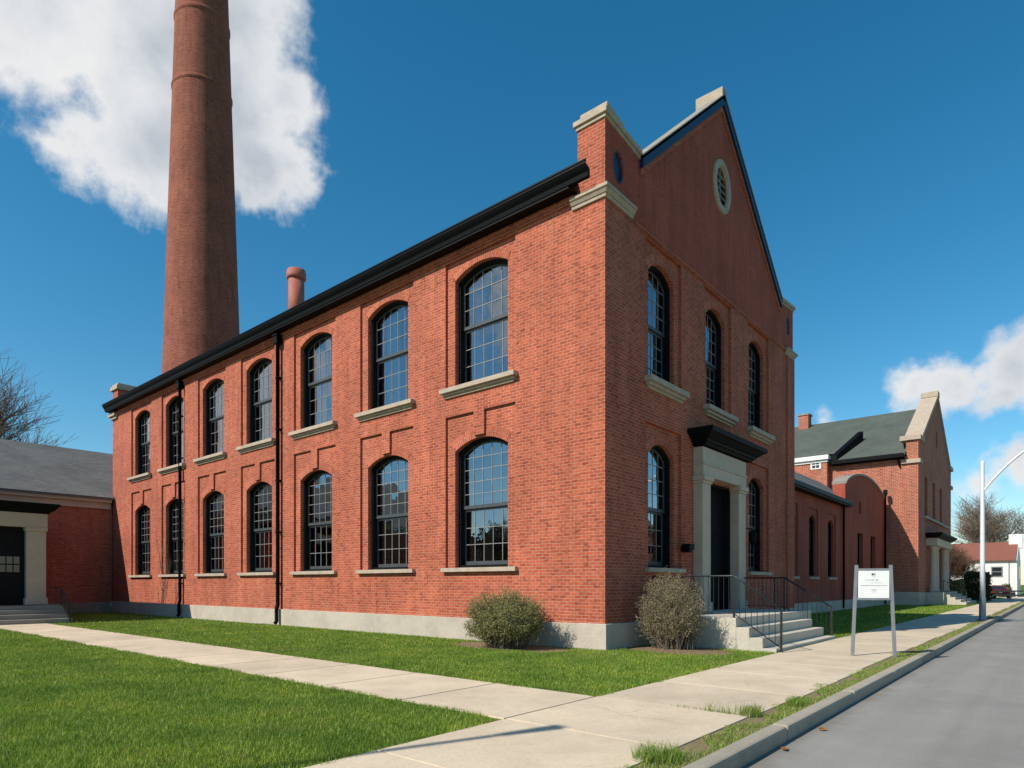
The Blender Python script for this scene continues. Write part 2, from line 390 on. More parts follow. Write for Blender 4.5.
# ------------------------------------------------------------ world and sun
SUN_AZ=19.; SUN_EL=41.       # light travels towards (+sin,+cos)
w=bpy.data.worlds.new('World'); SC.world=w; w.use_nodes=True; nt=w.node_tree
bg=nt.nodes['Background']; wout=nt.nodes['World Output']
sky=nt.nodes.new('ShaderNodeTexSky'); sky.sky_type='NISHITA'; sky.sun_disc=False
sky.sun_elevation=R(SUN_EL); sky.sun_rotation=R(180+SUN_AZ); sky.altitude=100; sky.air_density=1.0; sky.dust_density=.35; sky.ozone_density=2.6
tc=nt.nodes.new('ShaderNodeTexCoord'); dirv=tc.outputs['Generated']
dd=Vector((-sin(R(40.37)),cos(R(40.37)),0)); rr=Vector((cos(R(40.37)),sin(R(40.37)),0)); F=647.
def pdir(px,py):
    v=dd*F+rr*(px-512)+Vector((0,0,584-py)); return v.normalized(), v.length
blobs=[(40,5,110),(150,60,125),(150,140,78),(235,100,100),(255,160,66),(292,160,44),(285,95,46),(210,20,110),(95,150,50),(100,90,50),
       (1005,364,44),(960,378,38),(1050,362,58),(915,384,28),(1000,388,32),(820,420,11),(890,378,14),(990,482,20),(1022,466,28),(1075,475,45),(965,494,13),
       ]
extra=[((-.5,-.75,.42),.20),((-.1,-.85,.30),.18),((-.85,-.4,.25),.18)]
best=None
wn=noise(nt,dirv,9,5,.6,out=1)
vm=nt.nodes.new('ShaderNodeVectorMath'); vm.operation='MULTIPLY_ADD'; L(nt,wn,vm.inputs[0]); vm.inputs[1].default_value=(.07,.07,.07)
va=nt.nodes.new('ShaderNodeVectorMath'); va.operation='ADD'; L(nt,dirv,va.inputs[0]); va.inputs[1].default_value=(-.035,-.035,-.035); L(nt,va.outputs[0],vm.inputs[2])
for b in [ (pdir(x,y)[0], r_/pdir(x,y)[1]) for x,y,r_ in blobs]+[(Vector(c).normalized(),r_) for c,r_ in extra]:
    ds=nt.nodes.new('ShaderNodeVectorMath'); ds.operation='DISTANCE'; L(nt,vm.outputs[0],ds.inputs[0]); ds.inputs[1].default_value=tuple(b[0])
    mk_=math_(nt,'MULTIPLY_ADD',ds.outputs['Value'],-1.0/b[1],1.0)
    mk_=math_(nt,'MULTIPLY',mk_,min(1.,b[1]/.07))
    best=mk_ if best is None else math_(nt,'SMOOTH_MAX',best,mk_,.25)
nz=noise(nt,dirv,8.5,10,.62,dist=.1)
nz2=noise(nt,dirv,34,8,.66)
dens=math_(nt,'ADD',best,math_(nt,'MULTIPLY_ADD',nz,1.25,-.60))
dens=math_(nt,'ADD',dens,math_(nt,'MULTIPLY_ADD',nz2,.34,-.17))
cover=nt.nodes.new('ShaderNodeMapRange'); cover.interpolation_type='SMOOTHSTEP'; L(nt,dens,cover.inputs[0]); cover.inputs[1].default_value=.03; cover.inputs[2].default_value=.46
# cloud light: bright rim towards the sun, grey thick body
vo=nt.nodes.new('ShaderNodeVectorMath'); vo.operation='ADD'; L(nt,dirv,vo.inputs[0]); vo.inputs[1].default_value=(-.02,-.02,.05)
nz3=noise(nt,vo.outputs[0],3.6,7,.5)
thick=math_(nt,'ADD',math_(nt,'MULTIPLY',dens,.55),math_(nt,'MULTIPLY_ADD',nz3,1.5,-.75))
ccol=ramp(nt,thick,[(.04,(1.0,1.0,1.0)),(.28,(.84,.87,.91)),(.52,(.60,.65,.72)),(.85,(.45,.50,.59))])
hs=nt.nodes.new('ShaderNodeHueSaturation'); hs.inputs['Hue'].default_value=.484; hs.inputs['Saturation'].default_value=1.36; hs.inputs['Value'].default_value=1.42; L(nt,sky.outputs[0],hs.inputs['Color'])
cs=mix(nt,1.,ccol,(9.0,9.0,9.0),'MULTIPLY')
fin=mix(nt,cover.outputs[0],hs.outputs[0],cs)
L(nt,fin,bg.inputs[0]); bg.inputs[1].default_value=.086
sd=bpy.data.lights.new('sun','SUN'); sd.energy=5.0; sd.angle=R(.53); sd.color=(1,.93,.82)
so=bpy.data.objects.new('sun',sd); COL.objects.link(so)
tv=Vector((sin(R(SUN_AZ))*cos(R(SUN_EL)),cos(R(SUN_AZ))*cos(R(SUN_EL)),-sin(R(SUN_EL))))
so.rotation_euler=tv.to_track_quat('-Z','Y').to_euler(); so.location=(0,0,40)
# camera
cd=bpy.data.cameras.new('camera'); cam=bpy.data.objects.new('camera',cd); COL.objects.link(cam); SC.camera=cam
cam.location=(8.44,-13.41,1.6); cam.rotation_euler=(R(90),0,R(40.37)); cd.sensor_width=36; cd.lens=36*F/1024; cd.shift_y=200/1024; cd.clip_end=3000; cd.clip_start=.05
SC.view_settings.view_transform='Standard'; SC.view_settings.look='None'; SC.view_settings.exposure=.16; SC.view_settings.gamma=1
SC.cycles.max_bounces=6; SC.cycles.transparent_max_bounces=16

# ------------------------------------------------------------ ground, road, walks
def build_ground():
    mb=MB()
    xs=[(-900,-.012),(-60,-.012),(5.96,-.012),(5.97,-.16),(14.02,-.16),(14.03,-.012),(70,-.012),(900,-.012)]
    ys=[-700,-60,70,1500]
    for i in range(len(xs)-1):
        for j in range(3):
            (x0,z0),(x1,z1)=xs[i],xs[i+1]
            mb.face([(x0,ys[j],z0),(x1,ys[j],z1),(x1,ys[j+1],z1),(x0,ys[j+1],z0)],want=(0,0,1) if z0==z1 else (1 if z0>z1 else -1,0,0))
    tag(mb.obj('ground',M['turf']),kind='structure')
    mb=MB(); mb.face([(5.98,-300,-.13),(14.0,-300,-.13),(14.0,600,-.13),(5.98,600,-.13)],want=(0,0,1)); tag(mb.obj('road',M['asphalt']),kind='structure')
    mb=MB(); y=-60.
    while y<120:
        mb.box(5.95,6.14,y,y+2.98,-.155,.035); mb.box(13.86,14.06,y,y+2.98,-.155,.035); y+=3.
    tag(mb.obj('kerb',M['kerb'],bevel=.03),kind='structure')
    mb=MB()
    g=.02; y=-5.62
    rows=[]
    while y<110: rows.append((y,y+1.9)); y+=1.9
    y=-7.62
    rows.append((-7.62,-5.62)); 
    while y>-50: rows.append((y-1.9,y)); y-=1.9
    for a,b in rows: 
        e=random.uniform(-.06,.05)
        mb.box(3.42,5.62+e,a+g/2,b-g/2,-.08,.008+random.uniform(-.002,.002))
    tag(mb.obj('sidewalk',M['walk'],bevel=.006),kind='structure')
    mb=MB(); x=3.41
    while x>-22.4:
        mb.box(x-1.9+g*.8,x-g*.8,-7.62,-5.66,-.08,.008+random.uniform(-.002,.002)); x-=1.9
    tag(mb.obj('footpath',M['walk'],bevel=.006),kind='structure')
    mb=MB(); mb.face([(5.5,-60,-.006),(5.955,-60,-.006),(5.955,120,-.006),(5.5,120,-.006)],want=(0,0,1)); tag(mb.obj('verge',M['verge_soil']),kind='structure')
    mb=MB(); mb.box(-7,5.9,82,84.2,-.06,.01); mb.box(-60,60,66,72,-.06,.004); tag(mb.obj('side_street',M['walk']),kind='structure')
build_ground()

# ------------------------------------------------------------ windows
wcache={}
def window_meshes(key,w,h,rise,cols,ru,rl,split):
    if key in wcache: return wcache[key]
    f=lambda u,v,d:(u,d,v); nr=(0,-1,0); out={}
    def ringo(mb,w0,z0,zt,r0,t,d0,d1):
        o=arch(0,w0,z0,zt,r0); k=(w0-2*t)/w0
        i=arch(0,w0-2*t,z0+t,zt-t,r0*k)
        n=len(o)
        for a in range(n):
            b=(a+1)%n
            mb.face([f(*o[a],d0),f(*o[b],d0),f(*i[b],d0),f(*i[a],d0)],want=nr)
        reveal(mb,f,i,d0,d1)
    mb=MB(); ringo(mb,w,0,h,rise,.075,-.10,.12); mb.box(-w/2+.075,w/2-.075,-.08,.12,.0,.085); out['frame']=mb.mesh('frame',M['frame'])
    iw=w-.15; zt=h-.075; zb=.09; sp=h*split
    Rr=((iw/2)**2+(rise*.92)**2)/(2*rise*.92); zc=zt-Rr
    def top(x): return zc+sqrt(max(0,Rr*Rr-x*x))
    # sashes
    mb=MB(); ringo(mb,iw,sp,zt,rise*.92,.055,.035,.075); mb.box(-iw/2,iw/2,.025,.075,sp-.045,sp+.03)
    x0=-iw/2
    mb.box(x0,x0+.055,.085,.12,zb,sp-.045); mb.box(-x0-.055,-x0,.085,.12,zb,sp-.045); mb.box(x0+.055,-x0-.055,.085,.12,zb,zb+.11)
    mb.box(x0+.055,-x0-.055,.085,.12,sp-.11,sp-.046)
    out['sash']=mb.mesh('sash',M['sash'])
    mu=MB(); gl=MB(); t=.009
    W=iw-.11
    for (za,rows,d,isup) in ((sp+.03,ru,.05,True),(zb+.11,rl,.10,False)):
        ztop=(h-.075-.055) if isup else sp-.11
        spring=top(W/2)-.055
        hh=(spring-za) if isup else (ztop-za)
        nrow=rows
        step=hh/(nrow-(0.25 if isup else 0)) if isup else hh/nrow
        zl=[za+step*i for i in range(nrow+ (0 if not isup else 0))]
        lines=[z for z in zl[1:]]
        if isup: lines=[za+ (zt-.055-za)*i/nrow for i in range(1,nrow)]
        for z in lines:
            ww=W/2
            if z>spring:
                ww=sqrt(max(0,Rr*Rr-(z+.055-zc)**2))
            mu.box(-ww,ww,d-.012,d+.010,z-t,z+t)
        for c in range(1,cols):
            x=-W/2+W*c/cols
            mu.box(x-t,x+t,d-.0095,d+.0075,za,(top(x)-.06) if isup else ztop)
        # panes
        zs=[za]+lines+([None] if isup else [ztop])
        for i in range(len(zs)-1):
            for c in range(cols):
                xa=-W/2+W*c/cols; xb=xa+W/cols
                a=zs[i]; j=lambda: d+.002+random.uniform(-.0035,.0035)
                if zs[i+1] is None:
                    n=4; tp=[(xb-(xb-xa)*k/n) for k in range(n+1)]
                    pts=[(xa,a),(xb,a)]+[(x,top(x)-.012) for x in tp]
                    if min(p[1] for p in pts[2:])<a: pts=[(xa,a),(xb,a)]+[(x,max(a+.001,top(x)-.012)) for x in tp]
                    da,db,dc=j(),j(),j()
                    gl.face([(x,da+(db-da)*(x-xa)/(xb-xa)+(dc-da)*(z-a)/.3,z) for x,z in pts],want=nr)
                else:
                    b=zs[i+1]; da,db,dc=j(),j(),j()
                    gl.face([(xa,da,a),(xb,db,a),(xb,db+dc-da,b),(xa,dc,b)],want=nr)
    out['muntin']=mu.mesh('muntin',M['muntin']); out['glass']=gl.mesh('glass',M['glass'])
    wcache[key]=out; return out
def curtain_mesh(x0,x1,z0,z1,seed):
    r=random.Random(seed); mb=MB(); n=28; pr=None
    ph=r.random()*6
    for i in range(n+1):
        x=x0+(x1-x0)*i/n; y=.42+.035*sin(ph+i*1.15)+.02*sin(i*2.3+ph)
        if pr: mb.face([(pr[0],pr[1],z0),(x,y,z0),(x,y,z1),(pr[0],pr[1],z1)],want=(0,-1,0))
        pr=(x,y)
    return mb.mesh('curtain',M['curtain'])
def place_window(parent,kind,pos,rz=0,curt=None,seed=0):
    spec={'long_up':(2.06,3.48,.30,5,3,3,.525),'long_low':(2.06,3.73,.30,5,5,3,.48),'end_up':(1.52,3.32,.34,4,4,4,.50),'end_low':(1.52,3.45,.34,4,4,3,.48),
          'wing':(1.3,3.4,.42,3,4,3,.48),'slit':(1.3,3.0,.05,3,3,3,.5)}[kind]
    ms_=window_meshes(kind,*spec)
    wdw=mk('window',ms_['frame'],parent,pos,(0,0,rz))
    for k in ('sash','muntin','glass'): mk(k,ms_[k],wdw)
    if curt:
        W,H=spec[0],spec[1]
        for (a,b,z0,z1) in curt: mk('curtain',curtain_mesh(a*W,b*W,z0*H,z1*H,seed+int(a*100)),wdw)
    return wdw

# ------------------------------------------------------------ main mill building
LX=-32.95; EZ=11.45; W_=14.35
main=empty('mill_building','large two storey red brick mill with tall arched windows, stone kneelers and pointed street gable','building',(0,0,0))
cxs=[-4.20,-8.37,-12.52,-16.64,-20.70,-24.80,-28.80]
# --- long wall
f=fY(0); nr=(0,-1,0); mb=MB()
holes=[]; inner=[]
for c in cxs:
    hp=1.36; zt=11.10
    holes.append([(c-hp,7.35),(c+hp,7.35),(c+hp,zt),(c-hp,zt)])
    zt=6.55; tw=.2; tb=5.86
    holes.append([(c-hp,2.07),(c+hp,2.07),(c+hp,zt),(c+tw,zt),(c+tw,tb),(c-tw,tb),(c-tw,zt),(c-hp,zt)])
sheet(mb,f,[(LX,.6),(0,.6),(0,11.6),(LX,11.6)],holes,0,nr)
for h_ in holes: reveal(mb,f,h_,0,.075)
for c in cxs:
    hp=1.36
    a1=arch(c,2.06,7.35,10.83,.30); a2=arch(c,2.06,2.07,5.80,.30)
    sheet(mb,f,[(c-hp,7.35),(c+hp,7.35),(c+hp,11.10),(c-hp,11.10)],[[(p[0],max(p[1],7.3501)) for p in a1]],.075,nr)
    sheet(mb,f,[(c-hp,2.07),(c+hp,2.07),(c+hp,6.55),(c-hp,6.55)],[[(p[0],max(p[1],2.0701)) for p in a2]],.075,nr)
    reveal(mb,f,a1,.075,.50); reveal(mb,f,a2,.075,.50)
    ring(mb,f,c,2.06,10.83,.30,.069,nr,.22); ring(mb,f,c,2.06,5.80,.30,.069,nr,.30)
mb.obj('wall',M['brick'],main)
# --- corbel band below the eave
mb=MB(); mb.box(LX+.9,-.86,-.035,0-.001,11.17,11.22); mb.box(LX+.9,-.86,-.06,-.001,11.22,11.36); mb.obj('brick_frieze',M['brick'],main)
# --- gable wall
f=fX(0); nr=(1,0,0); mb=MB()
gw=[(3.07,'n'),(6.78,'d'),(10.42,'n')]
RY0,RZ0=1.68,12.70; PK=(7.0,17.33)
outl=[(0,.6),(W_,.6),(W_,12.78),(W_-RY0,12.62),(PK[0],PK[1]),(RY0,RZ0),(0,12.92)]
holes=[]
for c,k in gw:
    holes.append([(c-1.08,7.14),(c+1.08,7.14),(c+1.08,10.86),(c-1.08,10.86)])
    if k=='n': holes.append([(c-1.08,2.04),(c+1.08,2.04),(c+1.08,5.95),(c+.0,5.95),(c+.0,5.949),(c-1.08,5.949)])
oc=[(7.03+.47*cos(a*2*pi/28),14.5+.62*sin(a*2*pi/28)) for a in range(28)]
ov=[[(cy+.24*cos(a*2*pi/20),12.0+.40*sin(a*2*pi/20)) for a in range(20)] for cy in (.62,W_-.62)]
door=[(5.5,.75),(7.75,.75),(7.75,4.78),(5.5,4.78)]
sheet(mb,f,[(0,.6),(W_,.6),(W_,10.95),(0,10.95)],holes+[door],0,nr)
mg=MB(); sheet(mg,f,[(0,10.95),(W_,10.95)]+outl[2:],[oc]+ov,0,nr); mg.obj('gable_field',M['brick_smooth'],main)
for h_ in holes: reveal(mb,f,h_,0,.09)
reveal(mb,f,oc,0,.3); reveal(mb,f,door,0,.7)
for o_ in ov: reveal(mb,f,o_,0,.12)
for c,k in gw:
    a1=arch(c,1.52,7.14,10.46,.34)
    sheet(mb,f,[(c-1.08,7.14),(c+1.08,7.14),(c+1.08,10.86),(c-1.08,10.86)],[[(p[0],max(p[1],7.1401)) for p in a1]],.09,nr)
    reveal(mb,f,a1,.09,.48); ring(mb,f,c,1.52,10.46,.34,.084,nr,.28)
    if k=='n':
        a2=arch(c,1.52,2.04,5.49,.34)
        sheet(mb,f,[(c-1.08,2.04),(c+1.08,2.04),(c+1.08,5.95),(c-1.08,5.95)],[[(p[0],max(p[1],2.0401)) for p in a2]],.09,nr)
        reveal(mb,f,a2,.09,.48); ring(mb,f,c,1.52,5.49,.34,.084,nr,.28)
# back of the gable above the roof, and returns
for (a,b,dp) in ((outl[2],outl[3],.8),(outl[3],outl[4],.35),(outl[4],outl[5],.35),(outl[5],outl[6],.8)):
    mb.face([f(*a,0),f(*b,0),f(*b,dp),f(*a,dp)],want=(0,0,1))
for yy in (RY0,W_-RY0): mb.face([f(yy,11.5,0),f(yy,11.5,.8),f(yy,RZ0,.8),f(yy,RZ0,0)])
for dp_,seg in zip((.8,.35,.8),([(0,11.5),(RY0,11.5),(RY0,RZ0),(0,12.92)],[(RY0,11.5),(W_-RY0,11.5),(W_-RY0,12.62),(PK[0],PK[1]),(RY0,RZ0)],[(W_-RY0,11.5),(W_,11.5),(W_,12.78),(W_-RY0,12.62)])):
    mb.face([f(u,v,dp_) for u,v in seg],want=(-1,0,0))
mb.face([(0,0,11.6),(-.8,0,11.6),(-.8,0,12.92),(0,0,12.92)],want=(0,-1,0))
mb.face([(0,W_,.6),(-.8,W_,.6),(-.8,W_,12.78),(0,W_,12.78)],want=(0,1,0))
mb.obj('gable_wall',M['brick'],main)
mb=MB(); mb.box(0.0005,.07,W_-.85,W_-.0,.62,10.75); mb.obj('corner_pier',M['brick'],main)
mb=MB(); mb.box(.0005,.05,1.42,W_-.9,10.93,11.0); mb.box(.0005,.03,1.42,W_-.9,10.88,10.93); mb.obj('string_course',M['brick'],main)
# --- far end gable and rear wall
mb=MB(); g=lambda u,v,d:(LX+d,u,v)
mb.face([(LX,0,11.6),(LX+.8,0,11.6),(LX+.8,0,12.6),(LX,0,12.6)],want=(0,-1,0))
mb.prism([(.004,.6),(W_,.6),(W_,12.6),(W_-RY0,12.5),(PK[0],16.6),(RY0,12.5),(.004,12.6)],g,0,.8); mb.face([(LX,W_,.6),(-.8,W_,.6),(-.8,W_,11.6),(LX,W_,11.6)],want=(0,1,0)); mb.obj('rear_wall',M['brick'],main)
# --- stone cap and bands
def frust(mb,x0,x1,y0,y1,z0,z1,e0,e1,sides):
    # grows by e on the sides flagged (x-,x+,y-,y+)
    a=lambda e:(x0-e*sides[0],x1+e*sides[1],y0-e*sides[2],y1+e*sides[3])
    b0=a(e0);b1=a(e1)
    q=lambda b,z:[(b[0],b[2],z),(b[1],b[2],z),(b[1],b[3],z),(b[0],b[3],z)]
    mb.hexa(q(b0,z0),q(b1,z1))
# kneeler bands wrapping both front corners
for z0,z1,e0,e1,k in ((10.98,11.06,.05,.06,0),(11.06,11.16,.08,.14,1),(11.16,11.24,.16,.16,2)):
    if k==0: mbs=[MB() for _ in range(3)]
    frust(mbs[0],-.95,0.0,-.001,.0,z0,z1,e0,e1,(0,1,1,0)); frust(mbs[1],0.0,.001,0.001,1.28,z0,z1,e0,e1,(0,1,0,0))
    frust(mbs[2],0.0,.001,W_-1.0,W_,z0-.2,z1-.2,e0,e1,(0,1,0,1))
for q_ in mbs: q_.obj('stone_band',M['stone'],main,bevel=.006)
mb=MB(); mb.box(LX-.1,LX+.8,-.1,0,10.95,11.1); mb.box(LX-.2,LX+.8,-.2,0,11.1,11.28); mb.obj('stone_band',M['stone'],main,bevel=.008)
# kneeler caps
def cap(mb,y0,y1,z0,z1,outy):
    for (lo,hi,e) in ((0.0,.09,.04),(.09,.22,.09)):
        xa,xb=-.8-e,e
        ya,yb=(y0-(e if outy<0 else 0)),(y1+(e if outy>0 else 0))
        mb.hexa([(xa,ya,z0+lo),(xb,ya,z0+lo),(xb,yb,z1+lo),(xa,yb,z1+lo)],[(xa,ya,z0+hi),(xb,ya,z0+hi),(xb,yb,z1+hi),(xa,yb,z1+hi)])
mb=MB(); cap(mb,0,RY0,12.92,RZ0+.02,-1); mb.hexa([(-.70,-.04,13.10),(.085,-.04,13.10),(.085,.75,13.00),(-.70,.75,13.00)],[(-.70,-.04,13.26),(.085,-.04,13.26),(.085,.75,13.12),(-.70,.75,13.12)]); mb.obj('stone_coping',M['stone'],main,bevel=.012)
mb=MB(); cap(mb,W_-RY0,W_,12.62+.02,12.78,1); mb.obj('stone_coping',M['stone'],main,bevel=.012)
mb=MB(); mb.box(-.80,.12,PK[0]-.16,PK[0]+.16,PK[1]-.10,PK[1]+.30); mb.obj('apex_stone',M['stone'],main,bevel=.012)
mb=MB(); y0,y1=-.1,1.3; mb.box(LX-.12,LX+.95,y0,y1,12.6,12.82); mb.box(LX-.04,LX+.85,y0+.08,y1,12.82,12.95); mb.obj('stone_coping',M['stone'],main,bevel=.012)
# rake: thin stone on navy board
def rake(mb,a,b,x0,x1,t0,t1):
    a=Vector((0,a[0],a[1])); b=Vector((0,b[0],b[1])); up=Vector((0,0,1))
    q=lambda p,t:[Vector((x0,p.y,p.z+t)),Vector((x1,p.y,p.z+t))]
    A0,A1=q(a,t0),q(a,t1); B0,B1=q(b,t0),q(b,t1)
    mb.hexa([A0[0],A0[1],B0[1],B0[0]],[A1[0],A1[1],B1[1],B1[0]])
mb=MB(); pl=(RY0,RZ0); pr_=(W_-RY0,12.62)
for s_ in ((pl,PK),(PK,pr_)): rake(mb,*s_,-.37,.14,.10,.145)
mb.obj('rake_coping',M['stone_dark'],main)
mb=MB()
for s_ in ((pl,PK),(PK,pr_)): rake(mb,*s_,.003,.12,-.22,.098); rake(mb,*s_,-.36,.12,.02,.098)
mb.obj('rake_board',M['navy'],main)
mb=MB()
for s_ in ((pl,PK),(PK,pr_)): rake(mb,*s_,.0025,.05,-.40,-.223)
mb.obj('rake_brick_trim',M['brick'],main)
# roof
mb=MB(); RZ=16.05
for s in (-1,1):
    y=(-.34 if s<0 else W_+.42); mb.hexa([(LX+.8,y,11.42),(-.81,y,11.42),(-.81,7.12,RZ),(LX+.8,7.12,RZ)],[(LX+.8,y,11.56),(-.81,y,11.56),(-.81,7.12,RZ+.14),(LX+.8,7.12,RZ+.14)]); y=(RY0+.01 if s<0 else W_-RY0-.01); mb.hexa([(-.81,y,12.60),(-.36,y,12.60),(-.36,7.12,RZ),(-.81,7.12,RZ)],[(-.81,y,12.74),(-.36,y,12.74),(-.36,7.12,RZ+.14),(-.81,7.12,RZ+.14)])
mb.obj('roof',M['shingle'],main)
# soffit & gutter (ogee)
mb=MB(); mb.box(LX-.1,-.83,-.36,-.001,11.36,11.42); mb.box(LX-.2,-.83,W_+.001,W_+.42,11.30,11.42)
mb.obj('soffit',M['black'],main)
mb=MB(); prof=[(-.30,11.40),(-.38,11.42),(-.40,11.52),(-.46,11.60),(-.50,11.68),(-.50,11.75),(-.475,11.75),(-.47,11.68),(-.30,11.62)]
mb.prism([(p[0],p[1]) for p in prof],lambda u,v,d:(d,u,v),LX-.12,-.24)
mb.prism([(-.52,11.73),(-.52,11.77),(-.47,11.77),(-.47,11.73)],lambda u,v,d:(d,u,v),LX-.13,-.23)
mb.obj('gutter',M['gutter'],main)
# foundation
mb=MB(); mb.box(LX-.04,0-.75,-.07,.4,-.05,.62); mb.box(-.75,.09,-.10,.62,-.05,.63); mb.box(-.4,.07,.62,W_,-.05,.62); mb.box(LX-.04,LX+.3,.4,W_,-.05,.62)
mb.obj('foundation',M['concrete'],main,bevel=.01)
# interior floors & partition
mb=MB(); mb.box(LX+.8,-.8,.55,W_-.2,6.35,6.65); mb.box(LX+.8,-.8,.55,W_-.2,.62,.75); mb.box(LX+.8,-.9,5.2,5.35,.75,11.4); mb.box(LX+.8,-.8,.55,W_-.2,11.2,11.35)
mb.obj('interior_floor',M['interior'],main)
# sills
sil_up=MB(); sil_up.box(-1.45,1.45,-.19,.48,-.13,.0); sil_up.box(-1.38,1.38,-.11,0.0,-.20,-.13); sil_up.box(-1.33,1.33,-.06,0,-.26,-.20)
sm1=sil_up.mesh('window_sill',M['stone'],True)
sil_lo=MB(); sil_lo.box(-1.45,1.45,-.13,.48,-.12,.0); sm2=sil_lo.mesh('window_sill',M['stone'],True)
s3=MB(); s3.box(-1.15,1.15,-.22,.48,-.15,0); s3.box(-1.08,1.08,-.14,0,-.24,-.15); s3.box(-1.02,1.02,-.07,0,-.31,-.24); sm3=s3.mesh('window_sill',M['stone'],True)
s4=MB(); s4.box(-1.1,1.1,-.13,.48,-.12,0); sm4=s4.mesh('window_sill',M['stone'],True)
cur=[[(-.45,-.2,.05,.97),(.12,.3,.3,.62)],[(-.4,-.05,.03,.95)],[(-.42,.4,.03,.95)],[(-.42,-.2,.05,.95),(.1,.42,.05,.4)],[(-.3,.42,.5,.95)],None,[(-.42,0,.05,.9)]]
for i,c in enumerate(cxs):
    wn_=place_window(main,'long_up',(c,.32,7.35),0,cur[i],i*10); s_=mk('window_sill',sm1,wn_,(0,-.32,.001),bevel=.008)
    wn_=place_window(main,'long_low',(c,.32,2.07),0,[None,[(-.45,-.25,.5,.97)],[(-.1,.2,.55,.7)],None,[(-.44,.0,.55,.98)],[(-.42,-.2,.05,.97)],None][i],i*7); s_=mk('window_sill',sm2,wn_,(0,-.32,.001),bevel=.008)
for j,(c,k) in enumerate(gw):
    wn_=place_window(main,'end_up',(-.32,c,7.14),R(90),[(-.4,-.15,.05,.95)] if j!=1 else [(-.4,.1,.05,.95)],j); mk('window_sill',sm3,wn_,(0,-.32,.001),bevel=.008)
    if k=='n':
        wn_=place_window(main,'end_low',(-.32,c,2.04),R(90)); mk('window_sill',sm4,wn_,(0,-.32,.001),bevel=.008)
# oculus
mb=MB(); n=36
def ell(cy,cz,a,b,x,n=36): return [(x,cy+a*cos(2*pi*k/n),cz+b*sin(2*pi*k/n)) for k in range(n)]
for (a0,b0,x0,a1,b1,x1,w_) in ((.68,.86,.001,.66,.84,.06,None),(.66,.84,.06,.50,.66,.07,(1,0,0)),(.50,.66,.07,.46,.61,-.02,None)):
    A=ell(7.03,14.5,a0,b0,x0); B=ell(7.03,14.5,a1,b1,x1)
    for k in range(n):
        mb.face([A[k],A[(k+1)%n],B[(k+1)%n],B[k]],want=w_)
oc_=mb.obj('oculus',M['stone'],main)
mb=MB(); mb.face(ell(7.03,14.5,.47,.62,-.13),want=(1,0,0)); mb.obj('glass',M['car_glass'],oc_)
mb=MB()
for k in range(-2,3):
    z=14.5+k*.22; hw=.45*sqrt(max(.05,1-((z-14.5)/.62)**2)); mb.hexa([(-.10,7.03-hw,z-.05),(-.02,7.03-hw,z-.09),(-.02,7.03+hw,z-.09),(-.10,7.03+hw,z-.05)],[(-.10,7.03-hw,z-.02),(-.02,7.03-hw,z-.06),(-.02,7.03+hw,z-.06),(-.10,7.03+hw,z-.02)])
mb.box(-.09,-.04,7.01,7.05,13.9,15.1)
mb.obj('louvre',M['muntin'],oc_)
for cy in (.62,W_-.62):
    mb=MB(); mb.face(ell(cy,12.0,.24,.40,-.06,20),want=(1,0,0)); A=ell(cy,12.,.24,.40,.012,20);B=ell(cy,12.,.205,.365,.012,20);
    for k in range(20): mb.face([A[k],A[(k+1)%20],B[(k+1)%20],B[k]],want=(1,0,0)); 
    mb.obj('oval_vent',M['navy'],main)
# portico
for (y0,y1) in ((4.92,5.5),(7.75,8.36)):
    mb=MB(); mb.box(.001,.30,y0,y1,.78,4.62); mb.box(.0015,.35,y0-.04,y1+.04,.78,1.05); mb.box(.0015,.34,y0-.03,y1+.03,4.62,4.70); mb.box(.0015,.39,y0-.07,y1+.06,4.70,4.84)
    mb.obj('pilaster',M['portico'],main,bevel=.01)
mb=MB(); mb.box(.002,.32,4.92,8.36,4.84,5.18); mb.box(.002,.35,4.89,8.39,5.18,5.24); mb.box(.002,.31,4.92,8.36,5.24,5.70)
mb.obj('entablature',M['portico'],main,bevel=.008)
mb=MB(); mb.box(-.30,-.002,5.47,5.53,.76,4.77); mb.box(-.30,-.002,7.72,7.78,.76,4.77); mb.box(-.30,-.002,5.531,7.719,4.70,4.80); mb.obj('dark_reveal_lining',M['door'],main)  # black boxes added over the brick reveal to darken the doorway
mb=MB()
for z0,z1,e0,e1 in ((5.74,5.82,.06,.10),(5.82,5.90,.16,.18),(5.90,6.04,.22,.38),(6.04,6.15,.44,.46),(6.15,6.20,.46,.42)):
    frust(mb,.003,.34,4.95,8.6,z0,z1,e0,e1,(0,1,1,1))
mb.obj('canopy_cornice',M['black'],main)
# door
mb=MB(); mb.box(-.32,-.26,5.5,7.75,.75,4.78)
for (a,b) in ((5.65,6.5),(6.75,7.6)):
    for z0,z1 in ((1.0,1.9),(2.1,3.2)): mb.box(-.26,-.245,a,b,z0,z1)
    mb.box(-.26,-.24,a-.05,b+.05,3.3,3.4)
dr=mb.obj('door',M['door'],main,bevel=.006); mb=MB(); mb.box(-.26,-.21,6.56,6.60,1.7,1.95); mb.obj('handle',M['zinc'],dr)
# stoop
mb=MB(); nz_=[(2.40,.78),(2.72,.545),(3.04,.31),(3.36,.075)]
mb.box(.072,2.40,2.1,8.3,-.05,.775)
for i in range(1,4): mb.box(nz_[i-1][0]-.0,nz_[i][0],2.1,7.25,-.05,nz_[i][1])
stp=mb.obj('stoop',M['steps'],main,bevel=.012)
